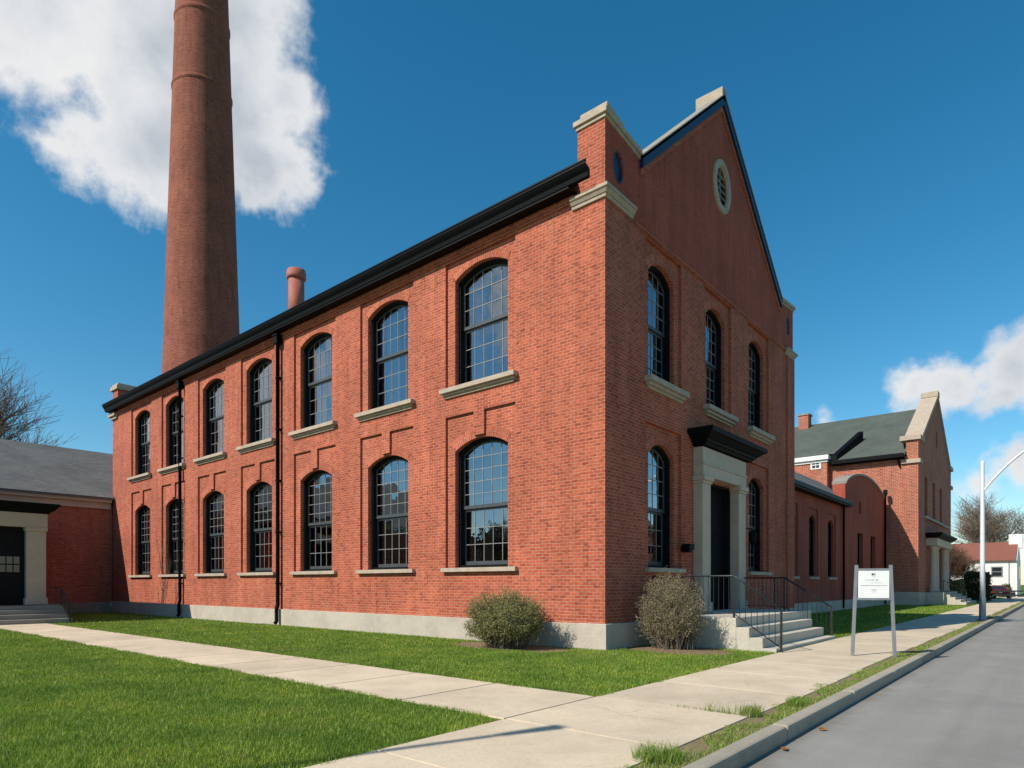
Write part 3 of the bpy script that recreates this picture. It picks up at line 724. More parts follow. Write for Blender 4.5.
# railings
def railing(name,pts,posts,parent,sp=.125,low=.1,pr=.022):
    # pts: polyline of top rail (x,y,z,zbase)
    mb=MB(); mb.tube([p[:3] for p in pts],.024,8); mb.tube([(p[0],p[1],p[3]+low) for p in pts],.014,6); mb.obj('hand_rail',M['zinc'] if 0 else M['iron'],parent)
    mb=MB()
    for a,b in zip(pts[:-1],pts[1:]):
        l=sqrt((a[0]-b[0])**2+(a[1]-b[1])**2); n=max(1,int(l/sp))
        for k in range(1,n):
            t=k/n; x,y=a[0]+(b[0]-a[0])*t,a[1]+(b[1]-a[1])*t; mb.tube([(x,y,a[3]+low+(b[3]-a[3])*t),(x,y,a[2]+(b[2]-a[2])*t)],.0085,5,cap=False)
    mb.obj('baluster',M['iron'],parent)
    for x,y,z0,z1 in posts:
        mb=MB(); mb.box(x-pr,x+pr,y-pr,y+pr,z0,z1+.01); mb.box(x-.045,x+.045,y-.045,y+.045,z0,z0+.015); mb.obj('post',M['iron'],parent)
r1=empty('iron_railing','black iron railing on the near side of the entrance steps','railing',(0,0,0),group='stair railings of the mill entrance')
railing('r',[(.12,2.16,1.80,.775),(2.33,2.16,1.80,.775),(3.45,2.16,1.0,.0)],[(.14,2.16,.77,1.8),(2.33,2.16,.77,1.80),(3.45,2.16,0.0,1.0)],r1)
r2=empty('iron_railing','black iron railing on the far side of the entrance steps','railing',(0,0,0),group='stair railings of the mill entrance')
railing('r',[(.12,8.22,1.80,.775),(1.3,8.22,1.80,.775),(1.85,7.45,1.80,.775),(3.2,7.45,.92,.0)],[(.14,8.22,.77,1.8),(1.3,8.22,.77,1.8),(1.85,7.45,.77,1.80),(3.2,7.45,0.,.92)],r2)
# wall lamps by entrance
t=empty('wall_lamp','small black box lamp on the brick left of the mill door','lamp',(0,4.2,2.62))
mb=MB(); mb.box(.0,.05,-.12,.12,-.08,.08); mb.obj('bracket',M['black'],t); mb=MB(); mb.box(.05,.30,-.17,.17,-.02,.14); mb.box(.08,.26,-.12,.12,-.10,-.02); mb.obj('housing',M['black'],t,bevel=.015)
t=empty('wall_lantern','green black lantern on a bracket right of the mill door','lantern',(0,8.85,3.3))
mb=MB(); mb.tube([(0,0,.1),(.15,0,.22),(.3,0,.2),(.36,0,.1)],.018,6); mb.obj('bracket',M['black'],t); mb=MB(); mb.lathe([(.05,.12),(.16,.02),(.15,-.02),(.12,-.3),(.04,-.36)],8,.36,0,False); mb.obj('lantern_body',M['black'],t)
# down pipes
def downpipe(parent,x,ztop,y=-.0,zb=.35,rad=.075):
    mb=MB(); mb.tube([(x,y-.14,ztop),(x,y-.14,1.0),(x,y-.14,.80),(x+.0,y-.17,.70),(x,y-.19,.60),(x,y-.19,.16),(x,y-.26,.06)],rad,10)
    mb.box(x-.13,x+.13,y-.26,y-.02,ztop-.02,ztop+.28); mb.box(x-.16,x+.16,y-.29,y-.01,ztop+.28,ztop+.33)
    for z in (1.6,3.6,5.6,7.6,9.6): mb.box(x-.085,x+.085,y-.21,y-.0,z,z+.05)
    mb.obj('downpipe',M['gutter'],parent)
downpipe(main,-14.8,10.95); downpipe(main,-23.66,10.95)

# small round roof chimney
t=empty('round_chimney','short round terracotta chimney above the gutter of the mill roof','chimney',(-21.3,4.6,14.6))
mb=MB(); mb.lathe([(.40,0),(.39,2.55)],24); mb.obj('shaft',M['terracotta'],t); mb=MB(); mb.lathe([(.40,2.50),(.47,2.54),(.48,2.60),(.48,2.84),(.45,2.86),(.45,2.96),(.36,2.97)],24); mb.obj('cap',M['terracotta'],t)

# tall stack
t=empty('brick_smokestack','very tall tapering brick smokestack rising behind the mill','smokestack',(-42.2,9.2,0))
def rad(z): return 2.74-(z-18.5)*(2.74-1.85)/(46.7-18.5)
mb=MB(); pf=[(rad(z),z) for z in [0,10,20,30,39.3]]; mb.lathe(pf,64,cap=False); mb.lathe([(rad(z),z) for z in (39.5,46.2,50)],64,cap=False); mb.obj('shaft',M['brick_stack'],t)
for pr2 in ([(rad(39.3),39.2),(rad(39.3)+.06,39.28),(rad(39.3)+.07,39.42),(rad(39.6),39.55)],[(rad(44.6),44.5),(rad(44.6)+.06,44.6),(rad(44.6)+.07,44.8),(rad(45),44.95)],[(rad(49.5)+.05,49.2),(rad(50)+.3,49.8),(rad(50)+.3,50.6),(1.3,50.6)]):
    mb=MB(); mb.lathe(pr2,64,cap=False); mb.obj('band',M['brick_stack'],t)

# ------------------------------------------------------------ left building
lb=empty('brick_annex','low red brick annex with grey shingle roof joining the left end of the mill','building',(0,0,0))
mb=MB(); mb.box(-45,-33,-26,-.02,.55,6.05); mb.box(-45,-33.1,-.02,3.8,.55,6.05); mb.obj('wall',M['brick'],lb)
mb=MB(); mb.box(-45.05,-32.94,-26,-.10,-.05,.56); mb.obj('foundation',M['stone_dark'],lb)
mb=MB(); mb.box(-45.1,-32.88,-26.1,-.11,5.85,6.2); mb.box(-45.3,-32.66,-26.3,-.13,6.2,6.36); mb.obj('eave_board',M['portico'],lb)
mb=MB()
for s in (-1,1):
    xe=-39+s*6.45; mb.hexa([(xe,-26.4,6.36),(xe,-.02,6.36),(-39,-.02,10.0),(-39,-26.4,10.0)],[(xe,-26.4,6.48),(xe,-.02,6.48),(-39,-.02,10.12),(-39,-26.4,10.12)])
mb.hexa([(-45.3,-.019,6.60),(-33.0,-.019,6.734),(-33.0,3.8,6.734),(-45.3,3.8,6.60)],[(-39.01,-.019,10.12),(-39,-.019,10.12),(-39,3.8,10.12),(-39.01,3.8,10.12)])
mb.obj('roof',M['shingle'],lb)
mb=MB(); mb.box(-36.9,-36.5,-1.9,-1.2,7.9,8.2); mb.obj('roof_vent',M['black'],lb)
# vestibule
mb=MB(); mb.box(-33,-25.1,-9.6,-5.15,.0,4.6); mb.obj('vestibule_wall',M['brick'],lb)
mb=MB()
for (a,b) in ((-5.9,-5.2),(-9.4,-8.7)):
    mb=MB(); mb.box(-25.1,-24.8,a,b,.72,4.0); mb.box(-25.1,-24.74,a-.05,b+.05,.72,1.0); mb.box(-25.1,-24.74,a-.05,b+.05,3.85,4.0); mb.obj('pilaster',M['portico'],lb,bevel=.01)
mb=MB(); mb.box(-25.5,-24.78,-9.6,-5.15,4.0,4.6); mb.obj('entablature',M['portico'],lb,bevel=.01)
mb=MB()
for z0,z1,e0,e1 in ((4.6,4.72,.05,.12),(4.72,4.92,.2,.34),(4.92,5.02,.38,.38)): frust(mb,-33,-24.8,-9.6,-5.15,z0,z1,e0,e1,(0,1,1,1))
mb.obj('canopy_cornice',M['black'],lb)
mb=MB(); mb.box(-25.099,-25.05,-8.7,-5.9,.72,4.0); 
dr=mb.obj('door',M['door'],lb); mb=MB()
for k in range(4): mb.box(-25.05,-25.04,-7.0+k*.24,-6.8+k*.24,2.45,2.75); mb.box(-25.05,-25.04,-7.0+k*.24,-6.8+k*.24,2.1,2.4)
mb.obj('door_pane',M['car_glass'],dr)
mb=MB(); mb.box(-25.1,-24.0,-10,-4.75,0,.70)
for i,(x,z) in enumerate(((-23.62,.53),(-23.26,.36),(-22.9,.18))): mb.box(-24.0+i*.36+.002,x,-10,-4.75,-.02,z)
mb.obj('entrance_steps',M['vest_steps'],lb,bevel=.01)
r3=empty('iron_railing','dark iron handrail beside the annex steps at the far left','railing',(0,0,0))
railing('r',[(-25.0,-4.85,1.45,.70),(-24.0,-4.85,1.45,.70),(-22.85,-4.85,.8,.0)],[(-24.0,-4.85,.7,1.45),(-22.85,-4.85,0,.8)],r3)

# ------------------------------------------------------------ connecting wing
wg=empty('brick_wing','one storey brick wing with arched windows between mill and far brick hall','building',(0,0,0))
f=fX(-2); nr=(1,0,0); mb=MB(); wc=[17.2,20.9,24.55,28.25]
holes=[arch(c,1.3,2.0,5.4,.42) for c in wc]
hp=[[(c-.85,2.0),(c+.85,2.0),(c+.85,5.75),(c-.85,5.75)] for c in wc]
sheet(mb,f,[(W_+.001,.6),(31.3,.6),(31.3,6.5),(W_+.001,6.5)],hp,0,nr)
for h_,a_ in zip(hp,holes):
    reveal(mb,f,h_,0,.07); sheet(mb,f,h_,[[(p[0],max(p[1],2.0001)) for p in a_]],.07,nr); reveal(mb,f,a_,.07,.45)
mb.face([(-2,31.3,.6),(-12,31.3,.6),(-12,31.3,9),(-2,31.3,6.5)],want=(0,1,0)); mb.box(-12.2,-12,W_,43,.6,6.5)
mb.obj('wall',M['brick_smooth'],wg)
for c in wc:
    w1=place_window(wg,'wing',(-2.3,c,2.0),R(90)); mb=MB(); mb.box(-.85,.85,-.1,.4,-.14,-.001); mb.obj('window_sill',M['stone'],w1,(0,-.3,0))
mb=MB(); mb.box(-2.3,-1.94,W_+.002,31.25,-.05,.6); mb.box(-2.3,-1.94,43.0,43.45,-.05,.6);mb.box(-2.3,-1.94,31.25,43.0,-.05,.6); mb.obj('foundation',M['concrete'],wg)
mb=MB(); mb.box(-2.0,-1.55,W_+.002,31.29,6.42,6.6); mb.box(-1.62,-1.47,W_+.002,31.29,6.5,6.72); mb.obj('gutter',M['gutter'],wg)
mb=MB(); mb.hexa([(-1.7,W_+.01,6.62),(-1.7,31.28,6.62),(-6.5,31.28,9.75),(-6.5,W_+.01,9.75)],[(-1.7,W_+.01,6.72),(-1.7,31.28,6.72),(-6.5,31.28,9.85),(-6.5,W_+.01,9.85)])
mb.hexa([(-12.3,W_+.01,6.0),(-12.3,43,6.0),(-6.5,43,9.75),(-6.5,W_+.01,9.75)],[(-12.3,W_+.01,6.1),(-12.3,43,6.1),(-6.5,43,9.85),(-6.5,W_+.01,9.85)])
mb.hexa([(-2.95,31.31,7.0),(-2.95,43,7.0),(-6.5,43,9.75),(-6.5,31.31,9.75)],[(-2.95,31.31,7.1),(-2.95,43,7.1),(-6.5,43,9.85),(-6.5,31.31,9.85)])
mb.obj('roof',M['shingle'],wg)
# curved parapet
n=20; top=[]
for i in range(n+1):
    y=43.1-(43.1-31.3)*i/n; t_=(i/n-.5)*2; top.append((y,7.95+1.05*(1-t_*t_)**.8))
pp=[(31.3,.6),(43.1,.6)]+top
f=fX(-1.98); mb=MB()
wh=[[(y0,2.3),(y1,2.3),(y1,5.05),(y0,5.05)] for y0,y1 in ((34.5,36.1),(38.4,40.0))]+[[(35.2+.35*cos(a*pi/8),6.75+.45*sin(a*pi/8)) for a in range(16)]]
sheet(mb,f,pp,wh,0,(1,0,0))
for h_ in wh: reveal(mb,f,h_,0,.3)
for i in range(1,len(pp)):
    a,b=pp[i],pp[(i+1)%len(pp)]
    mb.face([f(*a,0),f(*b,0),f(*b,.7),f(*a,.7)])
mb.prism(pp,f,.7,.701,(False,True))
mb.obj('parapet_wall',M['brick_smooth'],wg)
mb=MB()
for a,b in zip(top[:-1],top[1:]):
    mb.hexa([f(*a,-.08),f(*b,-.08),f(*b,.78),f(*a,.78)],[f(a[0],a[1]+.14,-.08),f(b[0],b[1]+.14,-.08),f(b[0],b[1]+.14,.78),f(a[0],a[1]+.14,.78)])
mb.obj('parapet_coping',M['stone_dark'],wg)
mb=MB(); 
for h_ in wh[:2]:
    mb.box(-2.30,-2.27,h_[0][0],h_[1][0],h_[0][1],h_[2][1])
mb.face([(-2.2,35.2+.35*cos(a*pi/8),6.75+.45*sin(a*pi/8)) for a in range(16)],want=(1,0,0))
pw=mb.obj('window',M['car_glass'],wg)
mb=MB()
for h_ in wh[:2]:
    y0,y1=h_[0][0],h_[1][0]
    for y in (y0+.03,(y0+y1)/2,y1-.03): mb.box(-2.27,-2.22,y-.03,y+.03,2.3,5.05)
    for z in (2.33,3.7,5.02): mb.box(-2.27,-2.225,y0,y1,z-.03,z+.03)
mb.obj('window_frame',M['frame'],pw)
mb=MB(); mb.tube([(-1.88,42.9,8.6),(-1.88,42.9,.1)],.07,8); mb.box(-2.0,-1.75,42.75,43.05,8.4,8.8); mb.obj('downpipe',M['gutter'],wg)
mb=MB(); mb.tube([(-1.88,30.5,6.5),(-1.88,30.5,.1)],.06,8); mb.obj('downpipe',M['gutter'],wg)

# ------------------------------------------------------------ far hall
fh=empty('brick_hall','far two storey brick hall with green slate roof and stone coped gable','building',(0,0,0))
FY=43.5; FY1=62.2; FX_=.2; MZ=52.85
f=fX(FX_); mb=MB()
ol=[(FY,.6),(FY1,.6),(FY1,12.5),(FY1-1.6,12.6),(MZ,17.6),(FY+1.6,12.6),(FY,12.5)]
fw=[(46.4,47.8),(50.5,51.9),(54.6,56.0)]
h1=[[(a,6.95),(b,6.95),(b,10.1),(a,10.1)] for a,b in fw]+[[(MZ+.5*cos(a*pi/8),14.0+.75*sin(a*pi/8)) for a in range(16)],[(49.3,.8),(53.2,.8),(53.2,4.3),(49.3,4.3)]]
sheet(mb,f,ol,h1,0,(1,0,0))
for h_ in h1: reveal(mb,f,h_,0,.35)
mb.prism(ol,f,.8,.801,(False,True))
for i in range(1,6): mb.face([f(*ol[i],0),f(*ol[i+1],0),f(*ol[i+1],.8),f(*ol[i],.8)],want=(0,0,1))
mb.obj('gable_wall',M['brick_far'],fh)
mb=MB(); mb.face([(-24,FY,.0),(FX_,FY,.0),(FX_,FY,11.35),(-24,FY,11.35)],want=(0,-1,0)); mb.face([(FX_,FY,11.35),(FX_-.8,FY,11.35),(FX_-.8,FY,12.5),(FX_,FY,12.5)],want=(0,-1,0))
mb.face([(-24,FY1,0),(FX_,FY1,0),(FX_,FY1,11.35),(-24,FY1,11.35)],want=(0,1,0)); mb.face([(-24,FY,0),(-24,FY1,0),(-24,FY1,11.35),(-24,MZ,16.8),(-24,FY,11.35)],want=(-1,0,0))
mb.box(-24,-6.0,FY-.7,FY-.001,0,11.65)
mb.box(-6.0,FX_-1.1,FY-.07,FY-.001,10.95,11.12)
mb.obj('wall',M['brick_far'],fh)
mb=MB(); mb.box(-24.2,-5.85,FY-.95,FY+.3,11.65,12.0); mb.box(-24.2,-5.95,FY-.8,FY-.5,11.45,11.65); mb.obj('white_cornice',M['white'],fh)
mb=MB(); mb.hexa([(-24.2,FY-.9,12.0),(-5.9,FY-.9,12.0),(-5.9,FY+1.2,12.3),(-24.2,FY+1.2,12.3)],[(-24.2,FY-.9,12.05),(-5.9,FY-.9,12.05),(-5.9,FY+1.2,12.36),(-24.2,FY+1.2,12.36)])
for s in (-1,1):
    y=MZ+s*(9.35+.45); mb.hexa([(-24.3,y,11.35),(FX_-.81,y,11.35),(FX_-.81,MZ,16.8),(-24.3,MZ,16.8)],[(-24.3,y,11.5),(FX_-.81,y,11.5),(FX_-.81,MZ,16.95),(-24.3,MZ,16.95)])
mb.obj('roof',M['slate'],fh)
mb=MB(); mb.box(-5.7,FX_-.9,FY-.6,FY-.38,11.22,11.52); mb.box(-5.7,FX_-.9,FY-.4,FY-.001,11.15,11.3); mb.tube([(FX_-1.3,FY-.25,11.3),(FX_-1.2,FY-.12,10.5)],.06,6); mb.obj('gutter',M['gutter'],fh)
mb=MB(); mb.hexa([(-5.75,FY-.4,11.5),(-5.35,FY-.4,11.5),(-4.2,FY+3.2,13.5),(-4.6,FY+3.2,13.5)],[(-5.75,FY-.4,11.95),(-5.35,FY-.4,11.95),(-4.2,FY+3.2,14.35),(-4.6,FY+3.2,14.35)]); mb.obj('valley_flashing',M['black'],fh)
# stone coping (broad) + kneelers
mb=MB()
def rk(a,b,x0,x1,t0,t1): rake(mb,a,b,x0,x1,t0,t1)
rk((FY+1.2,12.7),(MZ,17.6),FX_-1.1,FX_+.12,.0,.35); rk((MZ,17.6),(FY1-1.2,12.7),FX_-1.1,FX_+.12,.0,.35)
mb.box(FX_-1.2,FX_+.18,FY-.18,FY+1.7,12.5,12.85); mb.box(FX_-1.2,FX_+.18,FY1-1.7,FY1+.18,12.5,12.85); mb.box(FX_-1.1,FX_+.15,MZ-.5,MZ+.5,17.7,18.15)
mb.box(FX_-1.1,FX_+.16,FY-.16,FY+.9,10.75,11.05); mb.box(FX_-1.1,FX_+.16,FY1-.9,FY1+.16,10.75,11.05)
mb.box(FX_,FX_+.2,45.9,60.0,6.75,6.95)
mb.obj('stone_coping',M['stone'],fh)
mb=MB(); mb.box(-24.05,FX_+.06,FY-.06,FY+.3,-.05,1.0); mb.box(-.5,FX_+.07,FY+.3,FY1+.05,-.05,.95); mb.obj('foundation',M['concrete'],fh)
mb=MB()
for a,b in fw: mb.box(FX_-.36,FX_-.33,a,b,6.95,10.1)
mb.box(FX_-.36,FX_-.33,49.3,53.2,.8,4.3); mb.face([(FX_-.25,MZ+.5*cos(a*pi/8),14.0+.75*sin(a*pi/8)) for a in range(16)],want=(1,0,0))
hw=mb.obj('window',M['car_glass'],fh)
mb=MB()
for a,b in fw:
    for y in (a+.04,(a+b)/2,b-.04): mb.box(FX_-.33,FX_-.27,y-.03,y+.03,6.95,10.1)
    for z in (7.0,8.5,10.05): mb.box(FX_-.33,FX_-.275,a,b,z-.04,z+.04)
mb.obj('window_frame',M['frame'],hw)
mb=MB()
for y in (47.5,48.9,53.6,55.0):
    mb=MB(); mb.lathe([(.30,.95),(.30,1.15),(.24,1.2),(.21,4.35),(.3,4.5),(.3,4.65)],12,FX_+.42,y,True); mb.obj('column',M['portico'],fh)
mb=MB(); mb.box(FX_,FX_+.75,47.1,55.4,4.65,5.25); mb.obj('entablature',M['portico'],fh)
mb=MB(); frust(mb,FX_,FX_+.75,47.1,55.4,5.25,5.5,.1,.4,(0,1,1,1)); frust(mb,FX_,FX_+.75,47.1,55.4,5.5,5.65,.42,.42,(0,1,1,1)); mb.obj('canopy_cornice',M['black'],fh)
mb=MB(); mb.box(FX_+.08,FX_+1.2,46.9,55.8,-.05,.95)
for i in range(4): mb.box(FX_+1.2+i*.35,FX_+1.2+(i+1)*.35,47.4,55.2,-.05,.76-.19*i)
mb.obj('entrance_steps',M['steps'],fh)
mb=MB(); mb.box(-7.25,-6.45,FY-.74,FY-.702,10.95,11.75-.12); sw=mb.obj('window',M['white'],fh)
mb=MB()
for a in (-7.12,-6.83): 
    for z in (11.04,11.33): mb.box(a,a+.24,FY-.745,FY-.741,z,z+.23)
mb.obj('window_pane',M['car_glass'],sw)
mb=MB(); mb.box(-10.9,-10.0,51.9,52.9,16,17.75); mb.obj('chimney',M['brick_far'],fh)
mb=MB(); mb.box(-10.98,-9.92,51.82,52.98,17.75,17.9); mb.obj('chimney_cap',M['stone_dark'],fh)
r4=empty('iron_railing','dark iron handrail on the steps of the far brick hall','railing',(0,0,0))
railing('r',[(FX_+1.1,47.6,1.9,.95),(FX_+2.6,47.6,1.0,.0)],[(FX_+1.1,47.6,.95,1.9),(FX_+2.6,47.6,0,1.)],r4,sp=.3)

# ------------------------------------------------------------ sign
A=Vector((4.93,2.47,0)); B=Vector((5.60,2.84,0)); u=(B-A).normalized(); nrm=Vector((u.y,-u.x,0)); ctr=(A+B)/2; ang=atan2(u.y,u.x)
t=empty('notice_sign','white notice board on two splayed grey posts standing on the sidewalk','sign',tuple(ctr),ang)
for s in (-1,1):
    mb=MB(); bx=s*.43; tx=s*.345; q=lambda x,z:[(x-.033,-.03,z),(x+.033,-.03,z),(x+.033,.03,z),(x-.033,.03,z)]
    mb.hexa(q(bx,-.02),q(tx,2.02)); mb.obj('post',M['zinc'],t,bevel=.006)
mb=MB(); mb.box(-.315,.315,-.022,.022,1.29,1.90); pn=mb.obj('panel',M['sign_white'],t,bevel=.004)
mb=MB(); mb.box(-.32,.32,-.028,.028,1.90,1.945); mb.obj('cross_bar',M['zinc'],t); mb=MB(); mb.box(-.34,.34,-.028,.028,1.245,1.289); mb.obj('cross_bar',M['zinc'],t)
mb=MB(); r_=random.Random(3)
def marks(x0,x1,z,h,cell):
    x=x0
    while x<x1:
        w_=cell*r_.uniform(.5,.9)
        if r_.random()<.82: mb.box(x,x+w_*.35,-.0235,-.0222,z-h/2,z+h/2); 
        if r_.random()<.7: mb.box(x+w_*.35,x+w_*.8,-.0235,-.0222,z+(h/2-h*.3)*r_.choice((-1,0,1)),z+(h/2-h*.3)*r_.choice((-1,0,1))+h*.22)
        x+=cell
mb.box(-.045,-.005,-.0235,-.0222,1.79,1.835); mb.box(.003,.012,-.0235,-.0222,1.79,1.835); mb.box(.012,.035,-.0235,-.0222,1.825,1.835); mb.box(.012,.03,-.0235,-.0222,1.806,1.815); mb.box(.012,.035,-.0235,-.0222,1.79,1.798)
marks(-.03,.035,1.765,.012,.013); marks(-.16,.13,1.685,.03,.026); marks(-.05,.16,1.625,.016,.015); marks(-.05,.06,1.48,.016,.014); marks(-.05,.07,1.45,.014,.014); marks(-.05,.05,1.42,.014,.014)
mb.box(-.27,.27,-.0235,-.0222,1.560,1.568)
mb.obj('lettering',M['sign_ink'],pn)

# ------------------------------------------------------------ street lamps
def lamp(name,label,x,y,ang=0.):
    t=empty(name,label,'street lamp',(x,y,0),ang,group='white street lamps along the kerb')
    mb=MB(); mb.lathe([(.105,1.0),(.095,2.5),(.075,6.9),(.07,7.03),(.02,7.08)],16); mb.obj('pole',M['lamp_white'],t)
    mb=MB(); mb.lathe([(.17,0),(.17,.04),(.135,.08),(.125,1.0),(.105,1.04)],16); mb.obj('base_sleeve',M['zinc'],t)
    mb=MB(); P=[]
    for k in range(13):
        s=k/12; P.append((.07+3.3*s,0,5.78+2.25*(1-(1-s)**2.1)))
    mb.tube(P,[.05]*12+[.035],8); mb.obj('arm',M['lamp_white'],t)
    mb=MB(); q=lambda x,w,z:[(x,-w,z),(x,w,z)]
    mb.hexa([(3.25,-.07,7.97),(3.25,.07,7.97),(4.05,.12,7.94),(4.05,-.12,7.94)],[(3.25,-.05,8.10),(3.25,.05,8.10),(4.0,.08,8.06),(4.0,-.08,8.06)]); mb.obj('lamp_head',M['lamp_white'],t,bevel=.02)
    return t
lamp('street_lamp','white curved arm street lamp beside the kerb at the right',5.75,22.0)

# ------------------------------------------------------------ trees
class FT:
    def __init__(s): s.v=[]; s.f=[]
    def tube(s,pts,rs,n,cap=False):
        d=pts[-1]-pts[0]; a=d.orthogonal().normalized(); b=d.normalized().cross(a); i0=len(s.v)
        cs_=[(cos(2*pi*k/n),sin(2*pi*k/n)) for k in range(n)]
        for p,r in zip(pts,rs):
            for c,s2 in cs_: s.v.append((p.x+(a.x*c+b.x*s2)*r,p.y+(a.y*c+b.y*s2)*r,p.z+(a.z*c+b.z*s2)*r))
        for i in range(len(pts)-1):
            q=i0+i*n
            for k in range(n):
                k2=(k+1)%n; s.f.append((q+k,q+k2,q+n+k2,q+n+k))
    def obj(s,name,mat,parent):
        me=bpy.data.meshes.new(name); me.from_pydata(s.v,[],s.f); me.materials.append(mat); me.polygons.foreach_set('use_smooth',[True]*len(s.f)); me.update()
        return mk(name,me,parent)
def tree(name,label,loc,H,seed,spread=.5,trunk_r=.25,levels=5,first=.25,mt='bark',tw='twig',group=None,lean=0,nb=3,up=.12,twr=.008,leaf=None,cat='tree'):
    r=random.Random(seed); tr=FT(); cr=FT(); tips=[]
    def grow(p,d,l,rad,lev):
        n=4 if lev<=1 else 3; pts=[p]; rs=[rad]; q=p.copy(); dd_=d.copy(); kids=[]
        for i in range(n):
            dd_=(dd_+Vector((r.gauss(0,.11),r.gauss(0,.11),r.gauss(0,.06)+up*(.3 if lev>0 else .1)))).normalized()
            q=q+dd_*(l/n); pts.append(q.copy()); rs.append(max(twr*.6,rad*(1-.5*(i+1)/n)))
            kids.append((q.copy(),dd_.copy(),rs[-1]))
        (tr if lev<=1 else cr).tube(pts,rs,7 if lev==0 else (5 if lev<=2 else 3),cap=False)
        if lev>=levels:
            tips.append(q.copy()); return
        for i,(kp,kd,kr) in enumerate(kids):
            if lev==0 and i<int(n*first*2): continue
            for _ in range(nb if lev<3 else 2):
                a=r.uniform(0,2*pi); s=spread*r.uniform(.7,1.3)
                ax=Vector((cos(a),sin(a),r.uniform(-.1,.35)))
                nd=(kd*(1-s*.55)+ax*s).normalized()
                grow(kp,nd,l*r.uniform(.52,.74),max(twr,kr*r.uniform(.5,.7)),lev+1)
        grow(q,dd_,l*.62,rs[-1]*.9,lev+1)
    grow(Vector((0,0,0)),Vector((lean,0,1)).normalized(),H*.42,trunk_r,0)
    t=empty(name,label,cat,loc,0,group)
    tr.obj('trunk',M[mt],t); cr.obj('crown',M[tw],t)
    if leaf:
        lf=MB()
        for p in tips:
            for _ in range(3):
                c=p+Vector((r.gauss(0,.25),r.gauss(0,.25),r.gauss(0,.25))); a=Vector((r.gauss(0,1),r.gauss(0,1),r.gauss(0,1))).normalized()*.10; b=a.orthogonal().normalized()*.07
                lf.face([c-a,c+b,c+a,c-b])
        lf.obj('leaf_crown',M[leaf],t)
    return t
G_='bare trees at the end of the street'
tree('bare_tree','bare leafless tree rising behind the annex roof at the far left',(-54.0,-2.2,0),19,11,.5,.34,4,nb=3,twr=.017,up=.08)
tree('bare_tree','large bare tree behind the white house, widest of the crowns',(0,104,0),15.8,21,.66,.36,4,nb=3,group=G_,twr=.022,tw='pale_twig')
tree('bare_tree','bare tree behind the white house at the right edge',(13,116,0),14,23,.66,.32,4,nb=3,group=G_,twr=.022,tw='pale_twig')
tree('bare_tree','bare tree rising just behind the far brick hall',(-8,100,0),14,29,.66,.32,4,nb=3,group=G_,twr=.022,tw='pale_twig')
tree('bare_tree','small brown twiggy tree in front of the white house',(-2.0,77,0),6.2,31,.62,.15,4,nb=3,group=G_,twr=.016,tw='brown_twig')

# ------------------------------------------------------------ bushes
def bush(name,label,loc,rx,ry,h,seed,nst,twigmat,leafmat_,nleaf,lsize,fan=.9):
    r=random.Random(seed); st=MB(); lf=MB()
    def surf(): 
        a=r.uniform(0,2*pi); e=math.acos(1-r.random()*1.72); return a,e
    ends=[]
    for i in range(nst):
        a,e=surf(); k=r.uniform(.72,1.03)*(1+.07*sin(3*a+seed)+.05*sin(5*a))
        cz=h*.50
        end=Vector((rx*k*sin(e)*cos(a),ry*k*sin(e)*sin(a),cz+(h-cz)*k*cos(e))); 
        end.z=max(end.z,.10+r.random()*.15)
        b=Vector((r.gauss(0,.15)+.12*cos(a)*rx,r.gauss(0,.12)+.12*sin(a)*ry,-.03))
        mid=b*.45+end*.55; mid.z=max(.08,mid.z*.8+.05)
        st.tube([b,(b+mid)/2+Vector((r.gauss(0,.02),r.gauss(0,.02),0)),mid,(mid+end)/2+Vector((r.gauss(0,.03),r.gauss(0,.03),.03)),end],[.011,.009,.007,.005,.003],4,cap=False)
        ends.append((mid,end))
        for _ in range(5):
            t_=r.uniform(.3,1); p=mid.lerp(end,t_); q=p+Vector((r.gauss(0,.12),r.gauss(0,.12),r.gauss(.07,.09))); st.tube([p,q],[.0042,.002],3,cap=False); ends.append((p,q))
    for i in range(nleaf):
        m_,e_=r.choice(ends); p=m_.lerp(e_,r.uniform(.35,1.05))+Vector((r.gauss(0,.035),r.gauss(0,.035),r.gauss(0,.035)))
        if p.z<.15: continue
        a=Vector((r.gauss(0,1),r.gauss(0,1),r.gauss(.3,1))).normalized(); b=a.orthogonal().normalized(); s=lsize*r.uniform(.6,1.3)
        lf.face([p-a*s,p+b*s*.45,p+a*s,p-b*s*.45])
    t=empty(name,label,'bush',loc)
    st.obj('stem',M[twigmat],t); lf.obj('foliage',M[leafmat_],t); return t
bush('round_bush','wide rounded olive green bush in front of the long brick wall',(-2.15,-1.15,0),1.08,.9,1.50,3,420,'twig','bush_leaf',27000,.02)
bush('twiggy_bush','upright dry twiggy bush between the mill corner and the steps',(1.12,1.28,0),.84,.66,1.9,9,420,'twig','bud',21000,.016)
def hedge(name,label,x0,x1,y0,y1,h,mat,seed,n=9000,s=.09):
    r=random.Random(seed); mb=MB()
    for i in range(n):
        f_=r.choice('xyzt'); x=r.uniform(x0,x1);y=r.uniform(y0,y1);z=r.uniform(.05,h)
        k=lambda: r.gauss(0,.10)
        if f_=='x': x=r.choice((x0,x1))+k()
        elif f_=='y': y=y0+k()
        elif f_=='z': z=h+k()+.12*sin(x*3+y*2)
        p=Vector((x,y,max(.05,z))); a=Vector((r.gauss(0,1),r.gauss(0,1),r.gauss(0,1))).normalized(); b=a.orthogonal().normalized(); q=s*r.uniform(.5,1.2)
        mb.face([p-a*q,p+b*q*.6,p+a*q,p-b*q*.6])
    o=mb.obj(name,M[mat]); return tag(o,label,'hedge')
